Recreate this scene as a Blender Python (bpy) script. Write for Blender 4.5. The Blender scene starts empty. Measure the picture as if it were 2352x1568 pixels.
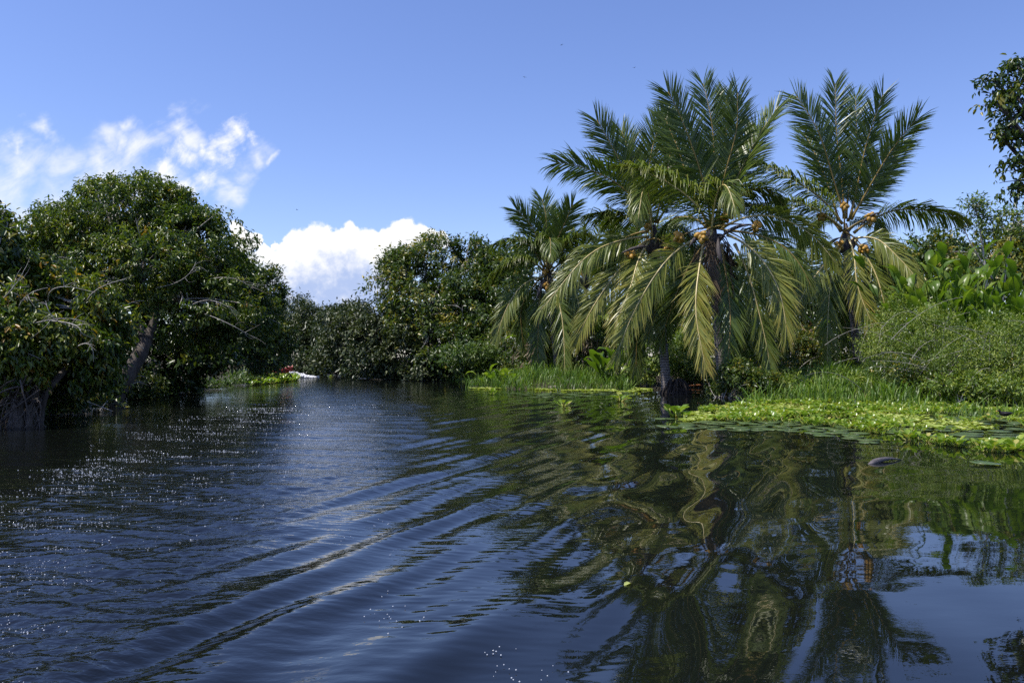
import bpy, math, random
import numpy as np
from mathutils import Vector

# ------------------------------------------------------------------ camera, sky, sun, exposure
scene = bpy.context.scene
COL = scene.collection
FPX, CX, CY, HOR, CAMH = 804.0, 512.0, 341.0, 356.0, 1.3
PITCH = math.atan((HOR - CY) / FPX)
cam_d = bpy.data.cameras.new('camera')
cam = bpy.data.objects.new('camera', cam_d)
COL.objects.link(cam)
cam.location = (0, 0, CAMH)
cam.rotation_euler = (math.radians(90) + PITCH, 0, 0)
cam_d.sensor_width = 36.0
cam_d.lens = 36.0 * FPX / 1024.0
cam_d.clip_start = 0.05
cam_d.clip_end = 3000
scene.camera = cam

SUN_EL, SUN_AZ = 63.0, -108.0            # azimuth from +Y, positive towards +X
sun_d = bpy.data.lights.new('sun', 'SUN')
sun_d.energy = 5.0
sun_d.angle = math.radians(0.53)
sun_d.color = (1.0, 0.955, 0.87)
sun = bpy.data.objects.new('sun', sun_d)
COL.objects.link(sun)
_el, _az = math.radians(SUN_EL), math.radians(SUN_AZ)
SUNV = Vector((math.sin(_az) * math.cos(_el), math.cos(_az) * math.cos(_el), math.sin(_el)))
sun.rotation_euler = SUNV.to_track_quat('Z', 'Y').to_euler()
sun.location = SUNV * 60

vs = scene.view_settings
scene.display_settings.display_device = 'sRGB'
vs.view_transform = 'Standard'
vs.look = 'None'
vs.gamma = 1.0
vs.use_curve_mapping = False
vs.exposure = 0.25
scene.render.film_transparent = False
cy = scene.cycles
cy.max_bounces = 6
cy.diffuse_bounces = 2
cy.glossy_bounces = 4
cy.transmission_bounces = 4
cy.transparent_max_bounces = 4
cy.sample_clamp_indirect = 6.0
cy.caustics_reflective = False
cy.caustics_refractive = False
cy.use_adaptive_sampling = True
cy.adaptive_threshold = 0.02
cy.use_denoising = False

S = 1024.0 / 2352.0                     # the photograph was measured at 2352 px


def ray(dx, dy):
    u = (dx * S - CX) / FPX
    v = (CY - dy * S) / FPX
    c, s = math.cos(PITCH), math.sin(PITCH)
    return u, c - v * s, s + v * c


def W(dx, dy, Y):                       # point at distance Y seen at (dx, dy)
    x, y, z = ray(dx, dy)
    k = Y / y
    return np.array((x * k, Y, CAMH + z * k))


def G(dx, dy, z0=0.0):                  # point on the level z0 seen at (dx, dy)
    x, y, z = ray(dx, dy)
    k = (z0 - CAMH) / z
    return np.array((x * k, y * k, z0))


def PX(n, Y):                           # size in metres of n measured pixels at distance Y
    return n * S / FPX * Y


# ---- world: sky with clouds
world = bpy.data.worlds.new('World')
scene.world = world
world.use_nodes = True
wn, wl = world.node_tree.nodes, world.node_tree.links
wn.clear()


class NT:
    def __init__(s, tree):
        s.t = tree
        s.n = tree.nodes
        s.l = tree.links

    def put(s, sock, v):
        if isinstance(v, bpy.types.NodeSocket):
            s.l.new(v, sock)
        elif isinstance(v, (tuple, list)):
            d = sock.default_value
            v = tuple(v)
            if len(d) == 4 and len(v) == 3:
                v = v + (1.0,)
            sock.default_value = v
        else:
            sock.default_value = v

    def m(s, op, a, b=None, c=None, clamp=False):
        n = s.n.new('ShaderNodeMath')
        n.operation = op
        n.use_clamp = clamp
        for i, v in enumerate((a, b, c)):
            if v is not None:
                s.put(n.inputs[i], v)
        return n.outputs[0]

    def v(s, op, a, b=None, out=0, scale=None):
        n = s.n.new('ShaderNodeVectorMath')
        n.operation = op
        s.put(n.inputs[0], a)
        if b is not None:
            s.put(n.inputs[1], b)
        if scale is not None:
            s.put(n.inputs['Scale'], scale)
        return n.outputs[out]

    def noise(s, vec, scale, detail=3, rough=0.55, out='Fac', dist=0.0):
        n = s.n.new('ShaderNodeTexNoise')
        s.put(n.inputs['Vector'], vec)
        n.inputs['Scale'].default_value = scale
        n.inputs['Detail'].default_value = detail
        n.inputs['Roughness'].default_value = rough
        n.inputs['Distortion'].default_value = dist
        return n.outputs[out]

    def rng(s, v, a, b, c=0.0, d=1.0, smooth=True):
        n = s.n.new('ShaderNodeMapRange')
        n.interpolation_type = 'SMOOTHSTEP' if smooth else 'LINEAR'
        s.put(n.inputs[0], v)
        for i, q in enumerate((a, b, c, d)):
            s.put(n.inputs[i + 1], q)
        return n.outputs[0]

    def mix(s, f, a, b, typ='MIX'):
        n = s.n.new('ShaderNodeMix')
        n.data_type = 'RGBA'
        n.blend_type = typ
        s.put(n.inputs[0], f)
        s.put(n.inputs[6], a)
        s.put(n.inputs[7], b)
        return n.outputs[2]

    def ramp(s, f, stops):
        n = s.n.new('ShaderNodeValToRGB')
        e = n.color_ramp.elements
        while len(e) < len(stops):
            e.new(0.5)
        for q, (p, c) in zip(e, stops):
            q.position = p
            q.color = tuple(c) + (1.0,)
        s.put(n.inputs[0], f)
        return n.outputs[0]


def cu(dx, dy, r):
    x, y, z = ray(dx, dy)
    return (x / y, z / y, 0.0), r * S / FPX


CUMULUS = [(640, 640, 72), (690, 585, 62), (735, 552, 52), (790, 548, 48), (805, 520, 30), (850, 555, 55), (915, 525, 42),
           (925, 512, 30), (965, 545, 40), (1000, 545, 26), (1025, 537, 20), (780, 620, 105), (880, 600, 85), (700, 650, 95), (800, 680, 110), (900, 640, 60),
           (535, 512, 27), (560, 540, 34), (600, 585, 38), (640, 560, 20),
           (430, 355, 48), (375, 395, 55), (465, 335, 30), (545, 298, 36), (515, 322, 42), (490, 345, 42), (460, 395, 54), (410, 430, 50), (575, 300, 22)]
VEIL = [(40, 360, 70), (130, 345, 70), (200, 350, 60), (260, 380, 75), (340, 400, 60), (90, 500, 90), (420, 300, 40), (540, 420, 50),
        (60, 450, 105), (140, 400, 85), (215, 385, 60), (0, 490, 100), (25, 380, 60), (160, 450, 90), (300, 440, 80), (-120, 420, 130),
        (560, 370, 55), (600, 325, 40), (520, 400, 45), (390, 285, 40), (300, 275, 30), (285, 315, 45), (250, 300, 50),
        (75, 262, 34), (20, 322, 24), (630, 330, 20), (330, 330, 50)]


def cloud_group(name, blobs, warp, wscale):
    g = bpy.data.node_groups.new(name, 'ShaderNodeTree')
    g.interface.new_socket('P', in_out='INPUT', socket_type='NodeSocketVector')
    g.interface.new_socket('F', in_out='OUTPUT', socket_type='NodeSocketFloat')
    t = NT(g)
    gi = g.nodes.new('NodeGroupInput')
    go = g.nodes.new('NodeGroupOutput')
    p = gi.outputs[0]
    wv = t.v('SUBTRACT', t.noise(p, wscale, 5, 0.55, 'Color'), (0.5, 0.5, 0.5))
    q = t.v('ADD', p, t.v('MULTIPLY', wv, (warp, warp, 0.0)))
    acc = None
    for b in blobs:
        c, r = cu(*b)
        d = t.v('DISTANCE', q, c, out=1)
        f = t.m('MULTIPLY_ADD', d, -1.0 / r, 1.0)
        acc = f if acc is None else t.m('SMOOTH_MAX', acc, f, 0.18)
    t.l.new(acc, go.inputs[0])
    return g


w = NT(world.node_tree)
tc = wn.new('ShaderNodeTexCoord')
sep = wn.new('ShaderNodeSeparateXYZ')
wl.new(tc.outputs['Generated'], sep.inputs[0])
yc = w.m('MAXIMUM', sep.outputs[1], 0.02)
comb = wn.new('ShaderNodeCombineXYZ')
w.put(comb.inputs[0], w.m('DIVIDE', sep.outputs[0], yc))
w.put(comb.inputs[1], w.m('DIVIDE', sep.outputs[2], yc))
P2 = comb.outputs[0]
sepu = w.m('DIVIDE', sep.outputs[0], yc)
sepv = w.m('DIVIDE', sep.outputs[2], yc)
gC = cloud_group('cumulus_field', CUMULUS, 0.075, 15.0)
gV = cloud_group('veil_field', VEIL, 0.16, 9.0)


def inst(g, p):
    n = wn.new('ShaderNodeGroup')
    n.node_tree = g
    w.put(n.inputs[0], p)
    return n.outputs[0]


fC = inst(gC, P2)
fS = inst(gC, w.v('ADD', P2, (-0.022, 0.040, 0.0)))
fV = inst(gV, P2)
n1 = w.noise(P2, 26.0, 7, 0.62)
rot = wn.new('ShaderNodeVectorRotate')
rot.rotation_type = 'Z_AXIS'
w.put(rot.inputs['Vector'], P2)
rot.inputs['Angle'].default_value = math.radians(-32)
n2 = w.noise(w.v('MULTIPLY', rot.outputs[0], (1.0, 2.1, 1.0)), 9.0, 9, 0.66, dist=0.5)
n3 = w.noise(w.v('MULTIPLY', rot.outputs[0], (1.0, 1.6, 1.0)), 22.0, 8, 0.66, dist=0.3)
dC = w.m('ADD', fC, w.m('MULTIPLY_ADD', n1, 0.9, -0.45))
hi = w.rng(sepv, 0.15, 0.22)
dC = w.m('ADD', dC, w.m('MULTIPLY', w.m('MULTIPLY_ADD', n3, 2.5, -1.18), hi))
aC = w.rng(dC, 0.06, w.m('MULTIPLY_ADD', hi, 1.15, 0.22))
dV = w.m('ADD', w.m('MULTIPLY', fV, 1.0), w.m('MULTIPLY_ADD', n2, 2.6, -1.22))
aV = w.m('MULTIPLY', w.rng(dV, -0.2, 1.6), 0.85)
front = w.rng(sep.outputs[1], 0.05, 0.2)
alpha = w.m('MULTIPLY', w.m('MAXIMUM', aC, aV), front)
lit = w.m('ADD', sepv, w.m('MULTIPLY_ADD', n1, 0.26, -0.13))
lit = w.m('ADD', lit, w.m('MULTIPLY', w.m('SUBTRACT', fC, fS), 0.03))
lit = w.m('ADD', lit, w.m('MULTIPLY', sepu, -0.12))
lit = w.rng(lit, 0.095, 0.195)
ccol = w.mix(lit, (0.40, 0.50, 0.76), (0.92, 0.92, 0.93))
sky = wn.new('ShaderNodeTexSky')
sky.sky_type = 'NISHITA'
sky.sun_disc = False
sky.sun_elevation = _el
sky.sun_rotation = _az
sky.altitude = 0
sky.air_density = 1.0
sky.dust_density = 0.4
sky.ozone_density = 3.0
hsv = wn.new('ShaderNodeHueSaturation')
hsv.inputs['Hue'].default_value = 0.506
hsv.inputs['Saturation'].default_value = 1.05
wl.new(sky.outputs[0], hsv.inputs['Color'])
skc = w.mix(1.0, hsv.outputs[0], (0.97, 0.955, 1.14), 'MULTIPLY')
bg1 = wn.new('ShaderNodeBackground')
wl.new(skc, bg1.inputs[0])
bg1.inputs[1].default_value = 0.142
bg2 = wn.new('ShaderNodeBackground')
wl.new(ccol, bg2.inputs[0])
bg2.inputs[1].default_value = 1.0
mx = wn.new('ShaderNodeMixShader')
wl.new(alpha, mx.inputs[0])
wl.new(bg1.outputs[0], mx.inputs[1])
wl.new(bg2.outputs[0], mx.inputs[2])
wo = wn.new('ShaderNodeOutputWorld')
wl.new(mx.outputs[0], wo.inputs[0])
world.cycles.sampling_method = 'MANUAL'
world.cycles.sample_map_resolution = 512

# ------------------------------------------------------------------ helpers
RS = np.random.RandomState(7)


def nrm(a):
    a = np.asarray(a, float)
    return a / np.maximum(np.linalg.norm(a, axis=-1, keepdims=True), 1e-9)


def mesh_from(name, V, faces, mat, tint=None, smooth=False, attr=None):
    """faces: list of int arrays (n,3) or (n,4)."""
    me = bpy.data.meshes.new(name)
    V = np.asarray(V, np.float32)
    faces = [np.asarray(f, np.int32) for f in faces if len(f)]
    nl = sum(f.size for f in faces)
    npoly = sum(len(f) for f in faces)
    me.vertices.add(len(V))
    me.vertices.foreach_set('co', V.ravel())
    me.loops.add(nl)
    me.loops.foreach_set('vertex_index', np.concatenate([f.ravel() for f in faces]))
    me.polygons.add(npoly)
    tot = np.concatenate([np.full(len(f), f.shape[1], np.int32) for f in faces])
    st = np.concatenate(([0], np.cumsum(tot)[:-1])).astype(np.int32)
    me.polygons.foreach_set('loop_start', st)
    me.polygons.foreach_set('loop_total', tot)
    if smooth:
        me.polygons.foreach_set('use_smooth', np.ones(npoly, bool))
    if tint is not None:
        a = me.attributes.new('tint', 'FLOAT', 'POINT')
        a.data.foreach_set('value', np.asarray(tint, np.float32))
    for k, v in (attr or {}).items():
        a = me.attributes.new(k, 'FLOAT', 'POINT')
        a.data.foreach_set('value', np.asarray(v, np.float32))
    me.update(calc_edges=True)
    me.validate()
    if mat:
        me.materials.append(mat)
    return me


class MB:
    def __init__(s):
        s.V, s.F, s.T, s.n = [], {3: [], 4: []}, [], 0

    def add(s, V, F, tint=0.5):
        V = np.asarray(V, float).reshape(-1, 3)
        for f in (F if isinstance(F, list) else [F]):
            f = np.asarray(f, int)
            if len(f):
                s.F[f.shape[1]].append(f + s.n)
        s.V.append(V)
        s.T.append(np.broadcast_to(np.asarray(tint, float), (len(V),)))
        s.n += len(V)
        return s

    def mesh(s, name, mat, origin=(0, 0, 0), smooth=False):
        V = np.concatenate(s.V) - np.asarray(origin, float)
        fs = [np.concatenate(s.F[k]) for k in (3, 4) if s.F[k]]
        return mesh_from(name, V, fs, mat, np.concatenate(s.T), smooth)


def link(name, data, parent=None, loc=None):
    o = bpy.data.objects.new(name, data)
    COL.objects.link(o)
    if parent is not None:
        o.parent = parent
    if loc is not None:
        o.location = loc
    return o


def tag(o, label=None, cat=None, group=None, kind=None):
    if label:
        o['label'] = label
    if cat:
        o['category'] = cat
    if group:
        o['group'] = group
    if kind:
        o['kind'] = kind
    return o


def thing(name, label, cat, loc, group=None):
    o = link(name, None, None, tuple(float(q) for q in loc))
    o.empty_display_size = 0.2
    return tag(o, label, cat, group)


def tube(P, R, sides=6, cap=True):
    P = np.asarray(P, float)
    n = len(P)
    R = np.broadcast_to(np.asarray(R, float), (n,))
    T = nrm(np.gradient(P, axis=0))
    ref = np.array((1.0, 0.0, 0.0)) if abs(T[0][0]) < 0.8 else np.array((0.0, 1.0, 0.0))
    V = []
    ang = np.linspace(0, 2 * math.pi, sides, endpoint=False)
    for i in range(n):
        a = ref - T[i] * np.dot(ref, T[i])
        a = a / (np.linalg.norm(a) + 1e-9)
        ref = a
        b = np.cross(T[i], a)
        V.append(P[i] + R[i] * (np.cos(ang)[:, None] * a + np.sin(ang)[:, None] * b))
    V = np.concatenate(V)
    i = np.arange(n - 1)[:, None] * sides
    j = np.arange(sides)[None, :]
    k = (j + 1) % sides
    Q = np.stack((i + j, i + k, i + k + sides, i + j + sides), -1).reshape(-1, 4)
    F = [Q]
    if cap:
        V = np.concatenate((V, P[:1], P[-1:]))
        a, b = n * sides, n * sides + 1
        j = np.arange(sides)
        k = (j + 1) % sides
        F.append(np.stack((np.full(sides, a), k, j), -1))
        F.append(np.stack((np.full(sides, b), (n - 1) * sides + j, (n - 1) * sides + k), -1))
    return V, F


def bez(P0, Pm, P1, n=12):
    P0, Pm, P1 = (np.asarray(q, float) for q in (P0, Pm, P1))
    C = 2 * Pm - 0.5 * (P0 + P1)
    t = np.linspace(0, 1, n)[:, None]
    return (1 - t) ** 2 * P0 + 2 * t * (1 - t) * C + t ** 2 * P1


def spline(pts, n=24):
    pts = np.asarray(pts, float)
    t = np.concatenate(([0], np.cumsum(np.linalg.norm(np.diff(pts, axis=0), axis=1))))
    t /= t[-1]
    q = np.linspace(0, 1, n)
    out = np.stack([np.interp(q, t, pts[:, k]) for k in range(pts.shape[1])], -1)
    for _ in range(3):
        out[1:-1] = 0.25 * out[:-2] + 0.5 * out[1:-1] + 0.25 * out[2:]
    return out


def leaf_arrays(B, D, N, L, Wd, fold=0.25, six=False):
    """folded leaves: B base, D direction, N upper normal."""
    D = nrm(D)
    Sd = nrm(np.cross(D, N))
    Nn = np.cross(Sd, D)
    L = np.asarray(L)[:, None]
    Wd = np.asarray(Wd)[:, None]
    n = len(B)
    if not six:
        A = B + D * L * 0.42
        V = np.stack((B, A + Sd * Wd * 0.5 + Nn * Wd * fold, B + D * L, A - Sd * Wd * 0.5 + Nn * Wd * fold), 1)
        i = np.arange(n)[:, None] * 4
        F = np.concatenate((i + np.array([[0, 1, 2]]), i + np.array([[0, 2, 3]])))
        return V.reshape(-1, 3), F, 4
    A1 = B + D * L * 0.3
    A2 = B + D * L * 0.68 - Nn * L * 0.04
    T = B + D * L - Nn * L * 0.16
    M = B + D * L * 0.5 - Nn * Wd * fold * 0.3
    V = np.stack((B, A1 + Sd * Wd * 0.48 + Nn * Wd * fold, A2 + Sd * Wd * 0.4 + Nn * Wd * fold, T,
                  A2 - Sd * Wd * 0.4 + Nn * Wd * fold, A1 - Sd * Wd * 0.48 + Nn * Wd * fold), 1)
    i = np.arange(n)[:, None] * 6
    F = np.concatenate((i + np.array([[0, 1, 2, 3]]), i + np.array([[0, 3, 4, 5]])))
    return V.reshape(-1, 3), F, 6


# ------------------------------------------------------------------ materials
def material(name):
    m = bpy.data.materials.new(name)
    m.use_nodes = True
    m.node_tree.nodes.clear()
    t = NT(m.node_tree)
    out = t.n.new('ShaderNodeOutputMaterial')
    b = t.n.new('ShaderNodeBsdfPrincipled')
    return m, t, out, b


def leaf_material(name, stops, rough=0.42, trans=0.3, spec=0.5, tcol=(1.25, 1.35, 0.5), nscale=2.0):
    m, t, out, b = material(name)
    at = t.n.new('ShaderNodeAttribute')
    at.attribute_name = 'tint'
    geo = t.n.new('ShaderNodeNewGeometry')
    nz = t.noise(geo.outputs['Position'], nscale, 3, 0.6)
    f = t.m('ADD', at.outputs['Fac'], t.m('MULTIPLY_ADD', nz, 0.35, -0.175), clamp=True)
    c = t.ramp(f, stops)
    t.put(b.inputs['Base Color'], c)
    b.inputs['Roughness'].default_value = rough
    b.inputs['Specular IOR Level'].default_value = spec
    tr = t.n.new('ShaderNodeBsdfTranslucent')
    t.put(tr.inputs['Color'], t.mix(1.0, c, tcol, 'MULTIPLY'))
    mxn = t.n.new('ShaderNodeMixShader')
    mxn.inputs[0].default_value = trans
    t.l.new(b.outputs[0], mxn.inputs[1])
    t.l.new(tr.outputs[0], mxn.inputs[2])
    t.l.new(mxn.outputs[0], out.inputs[0])
    return m


def plain_material(name, stops, scale=(1, 1, 1), nscale=6.0, rough=0.8, bump=0.0, spec=0.3, detail=5, use_tint=0.0):
    m, t, out, b = material(name)
    tcn = t.n.new('ShaderNodeTexCoord')
    v = t.v('MULTIPLY', tcn.outputs['Object'], scale)
    nz = t.noise(v, nscale, detail, 0.6)
    f = nz
    if use_tint:
        at = t.n.new('ShaderNodeAttribute')
        at.attribute_name = 'tint'
        f = t.m('ADD', nz, t.m('MULTIPLY_ADD', at.outputs['Fac'], use_tint, -0.5 * use_tint), clamp=True)
    t.put(b.inputs['Base Color'], t.ramp(f, stops))
    b.inputs['Roughness'].default_value = rough
    b.inputs['Specular IOR Level'].default_value = spec
    if bump:
        bn = t.n.new('ShaderNodeBump')
        bn.inputs['Strength'].default_value = 0.6
        bn.inputs['Distance'].default_value = bump
        t.put(bn.inputs['Height'], nz)
        t.l.new(bn.outputs[0], b.inputs['Normal'])
    t.l.new(b.outputs[0], out.inputs[0])
    return m


M = {}
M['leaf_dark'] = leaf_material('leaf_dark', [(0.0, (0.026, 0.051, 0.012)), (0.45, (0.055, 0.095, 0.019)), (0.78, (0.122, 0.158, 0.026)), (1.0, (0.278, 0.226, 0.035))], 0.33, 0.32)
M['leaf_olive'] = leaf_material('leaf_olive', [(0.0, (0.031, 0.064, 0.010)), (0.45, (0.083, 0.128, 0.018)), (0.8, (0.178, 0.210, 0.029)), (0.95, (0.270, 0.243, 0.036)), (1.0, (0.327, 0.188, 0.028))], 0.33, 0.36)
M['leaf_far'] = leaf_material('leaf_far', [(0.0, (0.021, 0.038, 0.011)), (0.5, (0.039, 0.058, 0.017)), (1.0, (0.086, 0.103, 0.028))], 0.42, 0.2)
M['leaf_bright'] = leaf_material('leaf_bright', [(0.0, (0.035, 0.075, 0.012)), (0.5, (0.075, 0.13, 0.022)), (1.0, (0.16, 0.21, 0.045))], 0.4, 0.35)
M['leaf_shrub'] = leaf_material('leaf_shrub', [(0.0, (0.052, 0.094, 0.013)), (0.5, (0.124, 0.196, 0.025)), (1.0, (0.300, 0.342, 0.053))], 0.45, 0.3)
M['leaf_broad'] = leaf_material('leaf_broad', [(0.0, (0.05, 0.105, 0.016)), (0.5, (0.12, 0.20, 0.022)), (1.0, (0.24, 0.31, 0.04))], 0.35, 0.42)
M['banana'] = leaf_material('banana', [(0.0, (0.06, 0.13, 0.02)), (0.5, (0.13, 0.22, 0.03)), (1.0, (0.26, 0.29, 0.05))], 0.4, 0.4)
M['frond'] = leaf_material('frond', [(0.0, (0.044, 0.084, 0.015)), (0.4, (0.102, 0.146, 0.023)), (0.7, (0.235, 0.242, 0.043)), (1.0, (0.487, 0.355, 0.080))], 0.36, 0.28, 0.45)
M['dry'] = leaf_material('dry', [(0.0, (0.05, 0.035, 0.022)), (0.5, (0.14, 0.10, 0.065)), (1.0, (0.33, 0.27, 0.20))], 0.7, 0.2, 0.2, (1, 0.9, 0.7))
M['hyacinth'] = leaf_material('hyacinth', [(0.0, (0.073, 0.143, 0.018)), (0.5, (0.177, 0.275, 0.033)), (0.85, (0.312, 0.385, 0.055)), (1.0, (0.437, 0.396, 0.110))], 0.26, 0.36)
M['lettuce'] = leaf_material('lettuce', [(0.0, (0.189, 0.266, 0.050)), (0.5, (0.327, 0.399, 0.080)), (1.0, (0.482, 0.513, 0.180))], 0.5, 0.3)
M['grass'] = leaf_material('grass', [(0.0, (0.046, 0.103, 0.018)), (0.5, (0.115, 0.207, 0.029)), (1.0, (0.276, 0.333, 0.066))], 0.45, 0.35)
M['lily'] = leaf_material('lily', [(0.0, (0.035, 0.075, 0.025)), (0.5, (0.085, 0.13, 0.045)), (0.85, (0.16, 0.18, 0.06)), (1.0, (0.30, 0.20, 0.08))], 0.3, 0.05)
M['midrib'] = plain_material('midrib', [(0.3, (0.42, 0.34, 0.13)), (0.7, (0.60, 0.48, 0.22))], (1, 1, 1), 3.0, 0.35, 0, 0.5)
M['midrib_dark'] = plain_material('midrib_dark', [(0.3, (0.20, 0.15, 0.045)), (0.7, (0.34, 0.23, 0.07))], (1, 1, 1), 3.0, 0.4)
M['petiole'] = plain_material('petiole', [(0.3, (0.16, 0.12, 0.03)), (0.7, (0.26, 0.17, 0.05))], (1, 1, 1), 3.0, 0.4)
M['bark'] = plain_material('bark', [(0.3, (0.038, 0.031, 0.026)), (0.7, (0.125, 0.105, 0.09))], (1, 1, 0.3), 9.0, 0.85, 0.02)
M['bark_pale'] = plain_material('bark_pale', [(0.3, (0.20, 0.18, 0.155)), (0.7, (0.46, 0.43, 0.39))], (1, 1, 0.5), 8.0, 0.8, 0.01)
M['root'] = plain_material('root', [(0.3, (0.018, 0.014, 0.012)), (0.7, (0.06, 0.048, 0.04))], (1, 1, 1), 12.0, 0.9, 0.03)
M['sheath'] = plain_material('sheath', [(0.3, (0.035, 0.028, 0.028)), (0.7, (0.12, 0.10, 0.095))], (3, 3, 0.6), 9.0, 0.6, 0.01)
M['coconut'] = plain_material('coconut', [(0.25, (0.28, 0.13, 0.02)), (0.6, (0.50, 0.27, 0.035)), (0.8, (0.62, 0.42, 0.08))], (1, 1, 1), 4.0, 0.45, 0, 0.4)
M['flower'] = plain_material('flower', [(0.3, (0.35, 0.13, 0.02)), (0.7, (0.60, 0.28, 0.05))], (1, 1, 1), 9.0, 0.5)
M['driftwood'] = plain_material('driftwood', [(0.3, (0.05, 0.045, 0.045)), (0.7, (0.16, 0.14, 0.14))], (1, 6, 6), 8.0, 0.55, 0.01)
M['rotwood'] = plain_material('rotwood', [(0.3, (0.30, 0.10, 0.03)), (0.7, (0.50, 0.20, 0.07))], (1, 6, 6), 8.0, 0.7, 0.01)
M['stone'] = plain_material('stone', [(0.3, (0.28, 0.22, 0.20)), (0.7, (0.46, 0.38, 0.35))], (1, 1, 1), 10.0, 0.85, 0.01)
M['feather'] = plain_material('feather', [(0.3, (0.008, 0.007, 0.009)), (0.7, (0.025, 0.018, 0.02))], (1, 1, 1), 9.0, 0.5)
M['beak'] = plain_material('beak', [(0.3, (0.55, 0.30, 0.03)), (0.7, (0.65, 0.40, 0.05))], (1, 1, 1), 9.0, 0.4)
M['birdleg'] = plain_material('birdleg', [(0.3, (0.10, 0.11, 0.08)), (0.7, (0.16, 0.16, 0.11))], (1, 1, 1), 9.0, 0.5)
M['red_paint'] = plain_material('red_paint', [(0.3, (0.20, 0.015, 0.014)), (0.7, (0.28, 0.03, 0.022))], (1, 1, 1), 5.0, 0.4)
M['cream_paint'] = plain_material('cream_paint', [(0.3, (0.45, 0.40, 0.32)), (0.7, (0.60, 0.55, 0.45))], (1, 1, 1), 5.0, 0.5)
M['black_paint'] = plain_material('black_paint', [(0.3, (0.015, 0.015, 0.017)), (0.7, (0.03, 0.03, 0.033))], (1, 1, 1), 5.0, 0.4)
M['orange_cloth'] = plain_material('orange_cloth', [(0.3, (0.65, 0.10, 0.02)), (0.7, (0.8, 0.16, 0.03))], (1, 1, 1), 9.0, 0.8)
M['foam'] = plain_material('foam', [(0.3, (0.7, 0.7, 0.72)), (0.7, (0.85, 0.85, 0.86))], (1, 1, 1), 14.0, 0.6, 0.02)
M['bubble'] = plain_material('bubble', [(0.3, (0.35, 0.38, 0.42)), (0.7, (0.5, 0.52, 0.56))], (1, 1, 1), 9.0, 0.05, 0, 0.9)  # pale base stands in for the sun glint on each dome
_t = NT(M['coconut'].node_tree)
_oi = _t.n.new('ShaderNodeObjectInfo')
_b = [q for q in _t.n if q.type == 'BSDF_PRINCIPLED'][0]
_old = _b.inputs['Base Color'].links[0].from_socket
_t.put(_b.inputs['Base Color'], _t.mix(_t.rng(_oi.outputs['Random'], 0.3, 1.0, 0.0, 0.75), _old, (0.17, 0.13, 0.03)))
def trunk_material():
    m, t, out, b = material('palm_bark')
    tcn = t.n.new('ShaderNodeTexCoord')
    o = tcn.outputs['Object']
    nz = t.noise(o, 7.0, 5, 0.65)
    wv = t.n.new('ShaderNodeTexWave')
    wv.wave_type = 'BANDS'
    wv.bands_direction = 'Z'
    t.put(wv.inputs['Vector'], o)
    wv.inputs['Scale'].default_value = 3.4
    wv.inputs['Distortion'].default_value = 1.6
    wv.inputs['Detail'].default_value = 3
    wv.inputs['Detail Scale'].default_value = 2.0
    streak = t.noise(t.v('MULTIPLY', o, (9, 9, 0.7)), 3.0, 4, 0.6)
    f = t.m('ADD', t.m('MULTIPLY', nz, 0.6), t.m('MULTIPLY', streak, 0.45), clamp=True)
    c = t.ramp(f, [(0.25, (0.075, 0.062, 0.055)), (0.55, (0.21, 0.18, 0.16)), (0.8, (0.36, 0.32, 0.29))])
    ring = t.rng(wv.outputs['Fac'], 0.0, 0.22)
    c = t.mix(ring, (0.06, 0.05, 0.048), c)
    t.put(b.inputs['Base Color'], c)
    b.inputs['Roughness'].default_value = 0.8
    bn = t.n.new('ShaderNodeBump')
    bn.inputs['Strength'].default_value = 0.7
    bn.inputs['Distance'].default_value = 0.02
    t.put(bn.inputs['Height'], t.m('ADD', ring, nz))
    t.l.new(bn.outputs[0], b.inputs['Normal'])
    t.l.new(b.outputs[0], out.inputs[0])
    return m


M['palm_bark'] = trunk_material()

# ------------------------------------------------------------------ the ground
LAND_R = np.array([(-900, 95), (-90, 72), (-30, 63), (-11, 58), (-8.2, 49), (-2.7, 42.5), (-1.2, 38), (-2.1, 34), (0, 31.6), (4.3, 31), (5.2, 33.5),
                   (6.5, 36.5), (8.9, 35), (8.6, 30), (7.6, 25.5), (8.3, 22.5), (12, 22.5), (18, 23), (30, 22), (60, 15), (200, 0), (900, -100),
                   (900, 900), (-900, 900)], float)
LAND_L = np.array([(-9.5, -60), (-8.6, 5), (-9.3, 14.3), (-10.4, 18), (-11.0, 21.3), (-11.8, 25), (-12.6, 36), (-14.4, 44), (-16, 47.5), (-40, 52),
                   (-900, 62), (-900, -60)], float)


def poly_sd(x, y, poly):
    """signed distance, positive inside"""
    ins = np.zeros(x.shape, bool)
    d2 = np.full(x.shape, 1e12)
    n = len(poly)
    for i in range(n):
        ax, ay = poly[i]
        bx, by = poly[(i + 1) % n]
        ex, ey = bx - ax, by - ay
        tt = np.clip(((x - ax) * ex + (y - ay) * ey) / (ex * ex + ey * ey), 0, 1)
        d2 = np.minimum(d2, (x - ax - tt * ex) ** 2 + (y - ay - tt * ey) ** 2)
        if ay != by:
            c = ((ay > y) != (by > y)) & (x < (bx - ax) * (y - ay) / (by - ay) + ax)
            ins ^= c
    d = np.sqrt(d2)
    return np.where(ins, d, -d)


_wr = np.random.RandomState(11)
_wk = [(_wr.uniform(-1, 1, 2), _wr.uniform(0, 6.28)) for _ in range(24)]


def lumps(x, y, f, o=0, n=5):
    s = 0
    for k, p in _wk[o:o + n]:
        s = s + np.sin(f * (k[0] * x + k[1] * y) * 2.2 + p)
    return s / n


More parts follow.
